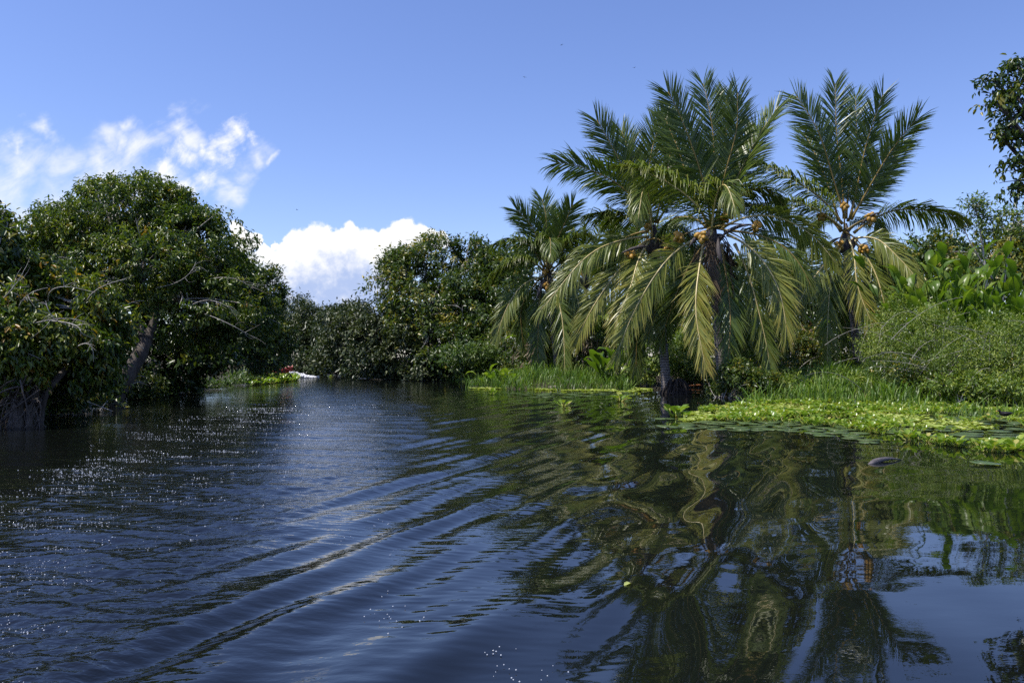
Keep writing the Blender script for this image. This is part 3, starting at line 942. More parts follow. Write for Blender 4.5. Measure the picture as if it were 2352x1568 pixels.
for i, (lab, (x, y), lb, tm) in enumerate(back):
    make_tree('broadleaf_tree', lab, 'tree', (x, y, 0.8), [lobe(*q) for q in lb], 9500 if i != 2 else 2600, 0.24, 'leaf_dark', 60 + i, per=14, tmean=tm, twigs=6, twig_r=0.018,
              group=GB, twig_mat='bark_pale' if i > 4 else None, low=-0.7, clump=0.35)
make_tree('broadleaf_tree', 'shaded tree deep behind the broad tall bank tree', 'tree', (-2, 56, 0.8), [lobe(*q) for q in [(900, 790, 58, 130, 75), (1040, 780, 57, 140, 90), (980, 700, 58, 90, 70), (1160, 780, 54, 110, 90)]], 9000, 0.30, 'leaf_far', 90, per=14, tmean=0.4, twigs=3, group=GB, low=-0.9, clump=0.0)
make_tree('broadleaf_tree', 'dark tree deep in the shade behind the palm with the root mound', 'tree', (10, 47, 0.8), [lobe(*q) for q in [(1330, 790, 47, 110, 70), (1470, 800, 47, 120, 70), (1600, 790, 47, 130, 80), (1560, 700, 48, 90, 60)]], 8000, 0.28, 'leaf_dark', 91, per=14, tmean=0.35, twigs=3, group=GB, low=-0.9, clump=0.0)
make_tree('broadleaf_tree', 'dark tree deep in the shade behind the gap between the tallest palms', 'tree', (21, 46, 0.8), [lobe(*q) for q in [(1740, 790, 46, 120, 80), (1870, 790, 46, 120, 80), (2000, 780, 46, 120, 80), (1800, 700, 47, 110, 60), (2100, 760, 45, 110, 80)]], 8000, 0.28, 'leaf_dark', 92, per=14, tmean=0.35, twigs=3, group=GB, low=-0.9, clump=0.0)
# --- thin tree with sparse top at the far side
thin = make_tree('thin_tree', 'sparse thin tree with pale twiggy stems above the broad leaved plants', 'tree', W(2290, 620, 30) * (1, 1, 0) + (0, 0, 0.8),
          [lobe(2235, 470, 30, 32, 22), lobe(2262, 500, 30, 36, 30), lobe(2215, 520, 30, 26, 24), lobe(2325, 490, 29.5, 36, 26), lobe(2290, 530, 30, 46, 30), lobe(2350, 520, 29, 30, 30)],
          1700, 0.15, 'leaf_shrub', 70, per=7, twigs=9, twig_mat='bark_pale', bark='bark_pale', r0=0.05, depth=0.2, droop=0.2,
          trunks=[([W(2270, 700, 30), W(2262, 600, 30), W(2250, 520, 30), W(2240, 470, 30)], 0.05, 0.02), ([W(2300, 700, 30), W(2312, 600, 30), W(2330, 500, 29.7)], 0.05, 0.02),
                  ([W(2280, 640, 30), W(2230, 560, 30), W(2212, 520, 30)], 0.03, 0.015)])
# --- overhanging branches at the frame edge
ov = make_tree('overhanging_tree', 'near tree outside the frame whose leafy branches hang into the sky', 'tree', (15.5, 18, 0.7),
          [lobe(2330, 148, 17.5, 30, 14, 0.5), lobe(2350, 180, 17.5, 44, 16, 0.7), lobe(2290, 188, 17.5, 42, 8, 0.4), lobe(2325, 215, 17.5, 50, 12, 0.6), lobe(2290, 238, 17.4, 36, 7, 0.4), lobe(2350, 255, 17.6, 44, 14, 0.7), lobe(2300, 312, 17.5, 48, 9, 0.4),
           lobe(2350, 318, 17.5, 40, 13, 0.6), lobe(2330, 372, 17.4, 38, 9, 0.5), lobe(2355, 392, 17.5, 36, 14, 0.6), lobe(2335, 432, 17.5, 34, 12, 0.5), lobe(2560, 300, 18.5, 100, 150), lobe(2320, 285, 17.5, 30, 7, 0.4)],
          3400, 0.14, 'leaf_dark', 71, six=True, per=8, twigs=7, droop=0.65, tmean=0.45, depth=0.2, low=-0.9, r0=0.2, twig_r=0.01)
# ------------------------------------------------------------------ coconut palms
def frond_meshes(P0, Pm, P1, seed, tint, Lmax=0.85, n=150, droop=0.4, face=0.6, start=0.13, vee=0.3, rad=0.040, dead=False, fan=(34, 12, 0.28)):
    r = np.random.RandomState(seed)
    n_s = 22
    C = bez(P0, Pm, P1, n_s)
    q_ = np.linspace(0, 1, n_s)[:, None]
    ln_ = np.linalg.norm(C[-1] - C[0])
    C = C + q_ ** 3 * ln_ * 0.042 * (r.normal(size=3) * (1, 1, 0.4) + np.array((0, 0, -0.35))) + np.sin(q_ * 6.28 + r.rand()) * q_ * (1 - q_) * ln_ * 0.05 * r.normal(size=3)
    R = np.interp(np.linspace(0, 1, n_s), [0, 0.05, 0.2, 1], [rad * 1.7, rad * 1.2, rad * 0.85, rad * 0.2])
    T = nrm(np.gradient(C, axis=0))
    az = (C[-1] - C[0]) * (1, 1, 0)
    if np.linalg.norm(az) < 0.15:
        az = np.array((0.3, -1.0, 0))
    az = nrm(az)
    s0 = np.cross(az, (0, 0, 1))
    s1 = np.cross(T, (0, 1, 0))
    s1 = nrm(s1)
    s1 = s1 * np.sign((s1 @ s0) + 1e-6)[:, None] if True else s1
    # keep the sign steady along the frond
    for i in range(1, n_s):
        if s1[i] @ s1[i - 1] < 0:
            s1[i] *= -1
    Sd = (1 - face) * s0 + face * s1
    Sd = nrm(Sd - T * np.sum(Sd * T, 1)[:, None])
    Up = np.cross(Sd, T)
    if Up[:, 2].mean() < 0:
        Up = -Up
    arc = np.concatenate(([0], np.cumsum(np.linalg.norm(np.diff(C, axis=0), axis=1))))
    arc /= arc[-1]
    mrV, mrF = tube(C, R, 5)
    t = np.linspace(start, 0.995, n)
    t = np.repeat(t, 2) + r.normal(size=2 * n) * 0.003
    t = np.clip(t, start, 0.998)
    gap = (np.sin(t * 31 + 3 * seed) + np.sin(t * 73 + seed) > 1.55) | (r.rand(2 * n) < 0.05)
    sgn = np.tile([1.0, -1.0], n)
    I = lambda A: np.stack([np.interp(t, arc, A[:, k]) for k in range(3)], -1)
    c, tt, ss, uu = I(C), nrm(I(T)), nrm(I(Sd)), nrm(I(Up))
    tp = (t - start) / (1 - start)
    L = np.where(gap, 0.35, 1.0) * Lmax * np.interp(tp, [0, 0.12, 0.4, 0.75, 1.0], [0.55, 0.9, 1.0, max(0.76, min(1.0, fan[2] + 0.2)), fan[2]]) * r.uniform(0.85, 1.1, 2 * n)
    a = np.radians(np.interp(tp, [0, 0.3, 0.8, 1], [fan[0] + 22, fan[0] + 9, fan[0], fan[1]]) + r.normal(size=2 * n) * 5 + 5 * np.sin(t * 39 + 2 * seed + sgn))
    clump = 0.17 * np.sin(t * 47 + seed) + 0.10 * np.sin(t * 113 + 2 * seed)
    v = vee + clump + r.normal(size=2 * n) * 0.07
    lat = ss * sgn[:, None]
    d0 = tt * np.cos(a)[:, None] + np.sin(a)[:, None] * (lat * np.cos(v)[:, None] + uu * np.sin(v)[:, None])
    gv = np.array((0, 0, -1.0))
    dr = droop * r.uniform(0.6, 1.4, 2 * n)
    d1 = nrm(d0 + gv * (dr * 0.7)[:, None])
    d2 = nrm(d0 * 0.8 + gv * (dr * 1.9)[:, None])
    p0 = c
    p1 = p0 + nrm(d0 + gv * (0.2 * dr)[:, None]) * (L * 0.30)[:, None]
    p2 = p1 + d1 * (L * 0.38)[:, None]
    p3 = p2 + d2 * (L * 0.34)[:, None]
    wd = nrm(np.cross(d0, uu * 0.75 + r.normal(size=(2 * n, 3)) * 0.25))
    w0 = (0.019 + 0.015 * np.interp(tp, [0, 0.3, 0.8, 1], [0.4, 1, 0.9, 0.35]))[:, None]
    V = np.stack((p0 - wd * w0 * 0.25, p0 + wd * w0 * 0.25, p1 + wd * w0 * 0.62, p1 - wd * w0 * 0.62, p2 + wd * w0 * 0.48, p2 - wd * w0 * 0.48, p3), 1)
    i = np.arange(2 * n)[:, None] * 7
    Q = np.concatenate((i + np.array([[0, 1, 2, 3]]), i + np.array([[3, 2, 4, 5]])))
    Tn = i + np.array([[5, 4, 6]])
    lt = tint + 0.07 * r.normal(size=2 * n) + 0.10 * (tp - 0.5)
    lt = lt[:, None] + np.array([[0, 0, 0, 0, 0.04, 0.04, 0.16]])
    return (mrV, mrF), (V.reshape(-1, 3), [Q, Tn], np.clip(lt, 0, 1).ravel())


def add_frond(root, P0, Pm, P1, seed, tint, mat='frond', name='frond', **kw):
    base = np.array(root.location)
    (mv, mf), (lv, lf, lt) = frond_meshes(P0, Pm, P1, seed, tint, **kw)
    f = link(name, MB().add(mv, mf).mesh('midrib', M['dry' if mat != 'frond' else ('midrib' if tint > 0.4 else 'midrib_dark')], base, True), root)
    l = link('leaflets', mesh_from('leaflets', lv - base, lf, M[mat], lt), f)
    tag(l, kind='stuff')
    return f


def coconut_mesh():
    n, k = 10, 8
    V, F = [], []
    for i in range(k + 1):
        th = math.pi * i / k
        for j in range(n):
            a = 2 * math.pi * j / n
            rr = math.sin(th) * (1 + 0.06 * math.cos(3 * a))
            V.append((0.105 * rr * math.cos(a), 0.105 * rr * math.sin(a), 0.135 * math.cos(th) * (1.0 + 0.10 * (math.cos(th) < -0.7))))
    F = [(i * n + j, i * n + (j + 1) % n, (i + 1) * n + (j + 1) % n, (i + 1) * n + j) for i in range(k) for j in range(n)]
    return mesh_from('coconut', V, [np.array(F)[:, ::-1]], M['coconut'], smooth=True)


NUT = coconut_mesh()
NUT_SMALL = None


def bunch(root, dx, dy, Y, n, seed, rad=0.19, size=1.0, tip=None, crown=None):
    """coconuts packed round the end of a stalk"""
    r = np.random.RandomState(seed)
    base = np.array(root.location)
    c = W(dx, dy, Y)
    pts = []
    tries = 0
    while len(pts) < n and tries < 900:
        tries += 1
        d = nrm(r.normal(size=3)) * rad * (r.rand() ** 0.4)
        d[1] = -abs(d[1]) * 0.8 if r.rand() < 0.75 else d[1]
        if all(np.linalg.norm(d - q) > 0.15 * size for q in pts):
            pts.append(d)
    for d in pts:
        o = link('coconut', NUT, root, tuple(c + d - base))
        out = nrm(d + np.array((0, 0, -0.14)))
        o.rotation_euler = Vector(-out + r.normal(size=3) * 0.25).to_track_quat('Z', 'Y').to_euler()
        o.scale = (size * r.uniform(0.88, 1.08),) * 3
    if crown is not None:
        a = W(*crown, Y)
        a = W(crown[0], crown[1], Y) + np.array((0, 0.25, 0))
        P = bez(a, (a + c) / 2 + np.array((0, -0.05, 0.10)), c, 9)
        link('fruit_stalk', MB().add(*tube(P, np.linspace(0.038, 0.014, 9), 6)).mesh('fruit_stalk', M['petiole'], base, True), root)
        mb = MB()
        for d in pts:
            mb.add(*tube(bez(P[-2], c + d * 0.5 + (0, 0, 0.04), c + d * 0.9, 5), 0.008, 4, False))
        tag(link('fruit_twigs', mb.mesh('fruit_twigs', M['flower'], base), root), kind='stuff')


def spathe(root, a, mid, b, w=0.09, mat='sheath', name='spathe'):
    """long boat shaped woody sheath"""
    base = np.array(root.location)
    P = bez(a, mid, b, 10)
    T = nrm(np.gradient(P, axis=0))
    sd = nrm(np.cross(T, (0.15, 1, 0.25)))
    up = np.cross(sd, T)
    prof = np.array([0.25, 0.6, 0.9, 1, 1, 0.92, 0.78, 0.55, 0.3, 0.03])
    V = []
    for i in range(10):
        for q in (-1, -0.55, 0, 0.55, 1):
            V.append(P[i] + sd[i] * q * w * prof[i] + up[i] * (q * q - 0.5) * w * 0.9 * prof[i])
    F = [(i * 5 + j, i * 5 + j + 1, i * 5 + j + 6, i * 5 + j + 5) for i in range(9) for j in range(4)]
    return link(name, MB().add(V, np.array(F)).mesh(name, M[mat], base, True), root)


def palm_trunk(root, pts, r_base, r_top, flare=1.5):
    base = np.array(root.location)
    P = spline(pts, 60)
    tt = np.linspace(0, 1, 60)
    R = np.interp(tt, [0, 0.06, 0.16, 0.3, 1], [r_base * flare, r_base * (1 + (flare - 1) * 0.62), r_base * 1.12, r_base, r_top])
    R = R * (1 + 0.012 * np.sin(np.arange(60) * 2.1))
    link('trunk', MB().add(*tube(P, R, 14)).mesh('trunk', M['palm_bark'], base, True), root)
    # fibrous boots at the head of the trunk
    top = P[-1]
    r = np.random.RandomState(int(abs(top[0]) * 97) % 1000)
    for k in range(7):
        a = k * 0.9 + r.rand()
        d = np.array((math.cos(a), math.sin(a), 0))
        p0 = top + d * 0.10 + (0, 0, -0.35 - 0.1 * r.rand())
        spathe(root, p0, p0 + d * 0.14 + (0, 0, 0.22), p0 + d * 0.34 + (0, 0, 0.30 + 0.25 * r.rand()), 0.10, 'sheath', 'leaf_sheath')
    link('crown_shaft', MB().add(*tube([top + (0, 0, -0.5), top + (0, 0, -0.1), top + (0, 0, 0.3), top + (0, 0, 0.7)], [r_top * 1.15, r_top * 1.7, r_top * 1.2, 0.05], 10)).mesh('crown_shaft', M['sheath'], base, True), root)


def build_palm(label, Y, base, crown, fronds, trunk_pts, r0=0.165, rt=0.12, flare=1.5, seed=0, scale=1.0, name='coconut_palm', dead=0):
    root = thing(name, label, 'palm', base, None)
    palm_trunk(root, trunk_pts, r0, rt, flare)
    for i, f in enumerate(fronds):
        s, m_, e, dm, de, opt = f
        P0 = W(s[0], s[1], Y)
        P0[1] += -0.12 * np.sign(-de) if de else 0
        kw = dict(Lmax=1.12 * scale, tint=0.35)
        kw.update(opt)
        add_frond(root, P0, W(m_[0], m_[1], Y + dm), W(e[0], e[1], Y + de), seed * 50 + i, **kw)
    r = np.random.RandomState(seed)
    c = W(crown[0], crown[1], Y)
    for k in range(dead):
        a = r.uniform(0, 6.28)
        d = np.array((math.cos(a), math.sin(a), 0))
        add_frond(root, c + d * 0.12 + (0, 0, -0.2), c + d * 0.55 + (0, 0, -0.9), c + d * 0.5 + (0, 0, -2.2 - r.rand()), seed * 50 + 30 + k, 0.35, 'dry', 'dead_frond',
                  Lmax=0.6, n=46, droop=1.2, face=0.3, rad=0.022)
    return root


UP = dict(droop=0.10, face=0.85, vee=0.22, tint=0.21, fan=(38, 24, 0.72))
SIDE = dict(droop=0.95, face=0.35, vee=0.15, tint=0.42)
DOWN = dict(droop=0.16, face=0.95, vee=0.10, tint=0.64, fan=(26, 12, 0.55))
o_ = lambda d, **k: dict(d, **k)

# lone palm
Y4 = 30.0
p4 = build_palm('lone tall coconut palm with a full upright fan of fronds and several orange fruit bunches', Y4, ground_z(16.9, 30.3) * np.array((0, 0, 1)) + np.array((16.9, 30.3, 0)), (1945, 540), [
    ((1938, 500), (1898, 345), (1856, 212), -0.5, -0.9, o_(UP)),
    ((1942, 500), (1925, 335), (1911, 196), 0.4, 0.9, o_(UP, tint=0.18)),
    ((1950, 500), (1988, 345), (2032, 212), -0.2, -0.4, o_(UP)),
    ((1946, 500), (1962, 340), (1972, 225), 0.6, 1.2, o_(UP, tint=0.15)),
    ((1952, 505), (2035, 365), (2112, 268), -0.7, -1.4, o_(UP, tint=0.28)),
    ((1930, 505), (1885, 380), (1848, 300), 0.8, 1.5, o_(UP, tint=0.2)),
    ((1950, 505), (2010, 420), (2065, 330), 0.9, 1.6, o_(UP, tint=0.22)),
    ((1932, 515), (1852, 425), (1742, 352), -0.3, -0.8, o_(SIDE, tint=0.40)),
    ((1930, 525), (1835, 465), (1720, 476), -0.9, -2.0, o_(SIDE, tint=0.42)),
    ((1958, 535), (2085, 478), (2232, 505), -0.2, -0.5, o_(SIDE, droop=0.85, tint=0.40, face=0.5, start=0.22)),
    ((1958, 548), (2035, 562), (2108, 642), -0.9, -1.7, o_(DOWN, droop=0.55, tint=0.55)),
    ((1945, 545), (1972, 640), (2012, 778), -1.1, -1.7, o_(DOWN, tint=0.66)),
    ((1938, 550), (1905, 660), (1898, 835), -1.2, -1.8, o_(DOWN, tint=0.5)),
    ((1955, 548), (2020, 650), (2045, 770), -0.9, -1.4, o_(DOWN, tint=0.5)),
    ((1932, 550), (1868, 640), (1800, 785), -1.7, -2.6, o_(DOWN, face=0.75, tint=0.55)),
    ((1940, 550), (1925, 660), (1960, 800), 0.5, 0.9, o_(DOWN, tint=0.35)),
    ((1950, 530), (2005, 500), (2040, 560), 1.2, 2.6, o_(SIDE, tint=0.3)),
    ((1935, 530), (1880, 500), (1840, 560), 1.2, 2.8, o_(SIDE, tint=0.3)),
    ((1955, 550), (2030, 610), (2060, 690), 0.7, 1.2, o_(DOWN, tint=0.35)),
], [(16.9, 30.3, 0.2), W(1970, 830, 30.3), W(1962, 740, 30.2), W(1948, 640, 30.1), W(1943, 555, Y4)], seed=4, dead=2)
for q in [(1925, 562, 29.6, 7, 1, 0.20), (1985, 572, 29.6, 8, 2, 0.22), (2000, 502, 29.5, 9, 3, 0.20), (1887, 496, 29.6, 6, 4, 0.15), (1938, 474, 29.7, 5, 5, 0.13)]:
    bunch(p4, q[0], q[1], q[2], q[3], q[4] + 40, q[5] * 0.9, 0.74, crown=(1945, 530))
spathe(p4, W(1975, 520, 29.6), W(2000, 495, 29.4), W(2030, 487, 29.3), 0.05)
spathe(p4, W(1930, 545, 29.6), W(1905, 560, 29.5), W(1885, 588, 29.5), 0.06)
# large palm in the middle
Y3 = 26.8
p3 = build_palm('largest coconut palm with broad olive fronds drooping to the water before it', Y3, (6.95, 26.6, 0.1), (1640, 525), [
    ((1632, 520), (1598, 355), (1538, 205), -0.5, -0.9, o_(UP)),
    ((1638, 520), (1640, 340), (1626, 190), 0.3, 0.7, o_(UP, tint=0.16)),
    ((1645, 520), (1678, 350), (1695, 205), -0.2, -0.4, o_(UP, tint=0.25)),
    ((1642, 520), (1665, 360), (1662, 215), 0.7, 1.3, o_(UP, tint=0.15)),
    ((1650, 520), (1700, 385), (1760, 240), 0.0, -0.1, o_(UP, face=0.35, tint=0.3)),
    ((1630, 520), (1570, 385), (1520, 265), 0.7, 1.2, o_(UP, tint=0.2)),
    ((1648, 520), (1700, 400), (1722, 290), 0.8, 1.5, o_(UP, tint=0.2)),
    ((1630, 560), (1655, 425), (1690, 480), -0.9, -2.1, o_(SIDE, face=0.9, droop=0.95, tint=0.42, vee=0.05)),
    ((1628, 520), (1545, 425), (1400, 372), -0.6, -1.2, o_(SIDE, face=0.6, tint=0.42)),
    ((1655, 520), (1735, 432), (1812, 480), -0.2, -0.4, o_(SIDE, tint=0.36)),
    ((1655, 525), (1800, 500), (1935, 600), -0.6, -1.2, o_(SIDE, face=0.6, droop=0.7, tint=0.5, start=0.2)),
    ((1668, 540), (1765, 615), (1812, 765), -1.1, -1.8, o_(DOWN, tint=0.62)),
    ((1614, 560), (1598, 680), (1602, 838), -1.4, -2.0, o_(DOWN, tint=0.68, start=0.2)),
    ((1600, 548), (1500, 635), (1425, 800), -1.2, -1.9, o_(DOWN, tint=0.58)),
    ((1654, 562), (1676, 690), (1684, 822), -0.5, -0.8, o_(DOWN, tint=0.34)),
    ((1685, 560), (1738, 690), (1768, 838), -0.5, -0.9, o_(DOWN, tint=0.45)),
    ((1650, 560), (1690, 680), (1700, 810), 0.7, 1.1, o_(DOWN, tint=0.3)),
    ((1625, 555), (1560, 660), (1530, 790), 0.6, 1.1, o_(DOWN, tint=0.35)),
    ((1655, 520), (1760, 470), (1850, 560), 0.9, 1.8, o_(SIDE, tint=0.3)),
    ((1660, 530), (1790, 560), (1860, 660), -0.5, -0.9, o_(SIDE, face=0.7, tint=0.4)),
    ((1625, 520), (1560, 500), (1500, 560), 1.0, 2.0, o_(SIDE, tint=0.3)),
], [(6.95, 26.6, -0.3), W(1662, 872, 26.6), W(1655, 820, 26.6), W(1645, 700, 26.7), W(1635, 540, Y3)], r0=0.17, seed=3, dead=9)
for q in [(1612, 545, 25.9, 8, 1, 0.19), (1722, 560, 26.5, 5, 2, 0.15), (1738, 520, 26.4, 5, 3, 0.14), (1668, 500, 26.7, 6, 4, 0.16), (1560, 545, 26.3, 9, 5, 0.17)]:
    bunch(p3, q[0], q[1], q[2], q[3], q[4] + 30, q[5] * 0.9, 0.80, crown=(1640, 520))
spathe(p3, W(1655, 545, 26.2), W(1690, 522, 26.0), W(1735, 514, 25.9), 0.06)
spathe(p3, W(1625, 528, 26.2), W(1600, 545, 26.0), W(1582, 568, 26.0), 0.08)
spathe(p3, W(1650, 545, 26.1), W(1652, 580, 25.9), W(1660, 606, 25.9), 0.08)
# palm at its side, standing in the water
Y2 = 28.4
p2 = build_palm('coconut palm with a swollen root mound standing in the water', Y2, (5.55, 28.2, 0.0), (1500, 540), [
    ((1496, 510), (1440, 400), (1390, 275), -0.3, -0.6, o_(UP)),
    ((1500, 510), (1488, 390), (1497, 258), 0.4, 0.8, o_(UP, tint=0.18)),
    ((1506, 510), (1530, 390), (1528, 268), 0.2, 0.4, o_(UP)),
    ((1500, 510), (1462, 395), (1440, 300), 0.6, 1.1, o_(UP, tint=0.18)),
    ((1510, 510), (1560, 420), (1600, 330), 0.4, 0.7, o_(UP, tint=0.25)),
    ((1492, 515), (1402, 410), (1280, 368), -0.6, -1.2, o_(UP, droop=0.3, face=0.75, tint=0.26)),
    ((1492, 520), (1425, 492), (1325, 496), -0.2, -0.4, o_(SIDE, tint=0.38)),
    ((1496, 545), (1484, 430), (1462, 500), -0.9, -2.0, o_(SIDE, face=0.9, droop=0.9, tint=0.42)),
    ((1488, 545), (1378, 575), (1258, 712), -1.0, -1.8, o_(DOWN, droop=0.45, face=0.7, tint=0.52)),
    ((1488, 550), (1390, 660), (1330, 772), -0.6, -1.0, o_(DOWN, face=0.7, tint=0.58)),
    ((1490, 555), (1450, 640), (1405, 765), -1.1, -1.6, o_(DOWN, face=0.6, tint=0.66)),
    ((1505, 555), (1515, 660), (1500, 770), -0.5, -0.8, o_(DOWN, tint=0.4)),
    ((1495, 555), (1470, 680), (1440, 850), 0.3, 0.6, o_(DOWN, tint=0.35)),
    ((1510, 540), (1560, 520), (1600, 580), 0.7, 1.2, o_(SIDE, tint=0.32)),
    ((1510, 545), (1555, 600), (1575, 700), 0.5, 1.0, o_(DOWN, tint=0.36)),
    ((1490, 530), (1420, 560), (1370, 650), 0.9, 1.6, o_(DOWN, tint=0.34)),
], [(5.6, 28.2, -0.4), W(1530, 880, 28.2), W(1524, 800, 28.2), W(1517, 700, 28.3), W(1503, 560, Y2)], r0=0.155, flare=2.2, seed=2, dead=4)
for q in [(1535, 570, 27.7, 7, 1, 0.18), (1447, 584, 27.7, 5, 2, 0.15), (1488, 520, 28.2, 4, 4, 0.13)]:
    bunch(p2, q[0], q[1], q[2], q[3], q[4] + 20, q[5] * 0.9, 0.78, crown=(1502, 545))
spathe(p2, W(1490, 565, 27.8), W(1455, 570, 27.6), W(1420, 585, 27.6), 0.06)
spathe(p2, W(1510, 570, 27.8), W(1520, 600, 27.6), W(1512, 640, 27.6), 0.05)
# dark root mound
mb = MB()
rr = np.random.RandomState(2)
bp = np.array((5.72, 28.1, 0.0))
for k in range(150):
    a = rr.uniform(0, 6.28)
    q = np.array((math.cos(a) * 0.30 * rr.uniform(0.5, 1), math.sin(a) * 0.28 * rr.uniform(0.5, 1), rr.uniform(0.22, 0.52)))
    e = np.array((math.cos(a) * 0.52 * rr.uniform(0.8, 1.1), math.sin(a) * 0.45, -0.12))
    mb.add(*tube(bez(bp + q, bp + (q + e) / 2 + np.array((math.cos(a), math.sin(a), 0.4)) * 0.07, bp + e, 6), rr.uniform(0.014, 0.035), 5))
tag(link('root_mound', mb.mesh('root_mound', M['root'], np.array(p2.location)), p2), kind='stuff')
# small palm
Y1 = 36.0
p1 = build_palm('smallest coconut palm at the grassy point with fronds trailing into the reeds', Y1, (2.2, 36.2, 0.4), (1258, 630), [
    ((1252, 615), (1232, 540), (1196, 478), -0.3, -0.7, o_(UP, tint=0.22)),
    ((1256, 615), (1254, 530), (1248, 458), 0.2, 0.5, o_(UP, tint=0.18)),
    ((1260, 615), (1288, 530), (1312, 470), -0.2, -0.5, o_(UP, tint=0.25)),
    ((1258, 615), (1272, 535), (1282, 480), 0.5, 1.0, o_(UP, tint=0.2)),
    ((1250, 620), (1200, 552), (1130, 568), -0.2, -0.5, o_(SIDE, tint=0.3)),
    ((1250, 625), (1190, 594), (1122, 645), -0.6, -1.1, o_(SIDE, droop=0.9, tint=0.4)),
    ((1250, 635), (1185, 672), (1150, 772), -0.9, -1.4, o_(DOWN, face=0.7, tint=0.48)),
    ((1254, 640), (1236, 720), (1238, 850), -0.4, -0.8, o_(DOWN, tint=0.36)),
    ((1262, 640), (1290, 720), (1302, 852), -0.9, -1.4, o_(DOWN, tint=0.42)),
    ((1266, 630), (1312, 650), (1345, 745), -0.6, -1.1, o_(DOWN, droop=0.5, tint=0.46)),
    ((1262, 618), (1318, 545), (1372, 548), -0.2, -0.4, o_(SIDE, tint=0.34)),
    ((1264, 624), (1330, 590), (1385, 640), -0.2, -0.5, o_(SIDE, tint=0.38)),
    ((1266, 640), (1315, 710), (1338, 815), 0.3, 0.5, o_(DOWN, tint=0.36)),
    ((1258, 640), (1262, 740), (1268, 850), 0.5, 0.8, o_(DOWN, tint=0.3)),
    ((1248, 630), (1205, 690), (1195, 790), 0.5, 0.9, o_(DOWN, tint=0.34)),
    ((1256, 625), (1262, 545), (1268, 590), -0.6, -1.6, o_(SIDE, face=0.9, tint=0.34)),
], [(2.2, 36.2, 0.1), W(1282, 850, 36.2), W(1272, 760, 36.1), W(1258, 640, Y1)], r0=0.15, seed=1, scale=0.95, dead=4)
bunch(p1, 1258, 655, 35.5, 4, 11, 0.15, 0.85, crown=(1258, 632))
spathe(p1, W(1250, 645, 35.6), W(1240, 665, 35.4), W(1232, 690, 35.4), 0.09)
spathe(p1, W(1262, 648, 35.6), W(1262, 670, 35.4), W(1258, 692, 35.4), 0.09)
bunch(p1, 1252, 622, 35.7, 4, 12, 0.12, 0.7)


def young_palm(label, dx, dy, Y, n, size, seed, tint, foot):
    r = np.random.RandomState(seed)
    c = W(dx, dy, Y)
    root = thing('young_palm', label, 'palm', (c[0], Y, foot))
    palm_trunk(root, [(c[0], Y, foot - 0.2), (c[0] + 0.05, Y, (foot + c[2]) / 2), c], 0.12, 0.10, 1.3)
    for k in range(n):
        a = 6.283 * k / n + r.normal() * 0.2
        el = r.uniform(0.5, 1.3)
        L = size * r.uniform(0.85, 1.15)
        d = np.array((math.cos(a) * math.cos(el), math.sin(a) * math.cos(el) * 0.8, math.sin(el)))
        add_frond(root, c, c + d * L * 0.55, c + d * L + (0, 0, -L * 0.28 * (1.4 - el)), seed * 90 + k, tint + 0.08 * r.normal(), Lmax=0.75, n=60, droop=0.35, face=0.3)
    return root


young_palm('young pale green palm between the largest palm and the lone palm', 1800, 690, 33.5, 13, 3.0, 81, 0.52, 0.8)
young_palm('young palm half hidden behind the palm with the root mound', 1440, 620, 34.0, 12, 3.2, 82, 0.38, 0.8)
young_palm('young palm half hidden behind the small palm', 1345, 640, 39.0, 11, 3.2, 83, 0.42, 0.8)
# ------------------------------------------------------------------ broad leaved plants
def blade_leaf_mesh(name, L, Wd, mat, seed, bend=0.35, petiole=0.8, tint=0.5, segs=7, prof=None):
    """one big leaf on its stalk, standing up along +Z and nodding towards +X"""
    r = np.random.RandomState(seed)
    stalk = bez((0, 0, 0), (0.02, 0, petiole * 0.5), (0.10 * petiole, 0, petiole), 5)
    mb = MB()
    mb.add(*tube(stalk, np.linspace(0.018, 0.010, 5), 5, False), 0.35)
    a0 = math.radians(80)
    p = stalk[-1].copy()
    pr = prof or [0.05, 0.55, 0.88, 1.0, 0.92, 0.7, 0.38, 0.0]
    pts, dirs = [p.copy()], []
    for i in range(segs):
        a = a0 - bend * 2.6 * (i / segs) ** 1.3
        d = np.array((math.cos(a), 0, math.sin(a)))
        p = p + d * L / segs
        pts.append(p.copy())
    pts = np.array(pts)
    T = nrm(np.gradient(pts, axis=0))
    nn = np.stack((-T[:, 2], 0 * T[:, 0], T[:, 0]), -1)
    V, tt = [], []
    for i in range(segs + 1):
        w_ = Wd * 0.5 * np.interp(i / segs, np.linspace(0, 1, len(pr)), pr)
        rip = 0.06 * Wd * math.sin(i * 2.2 + seed)
        for q in (-1, -0.5, 0, 0.5, 1):
            V.append(pts[i] + np.array((0, 1, 0)) * q * w_ + nn[i] * (abs(q) * w_ * 0.35 + rip * q))
            tt.append(tint + 0.1 * abs(q) + 0.06 * r.normal())
    F = [(i * 5 + j, i * 5 + j + 1, i * 5 + j + 6, i * 5 + j + 5) for i in range(segs) for j in range(4)]
    mb.add(V, np.array(F), np.clip(tt, 0, 1))
    return mb.mesh(name, M[mat], smooth=True)


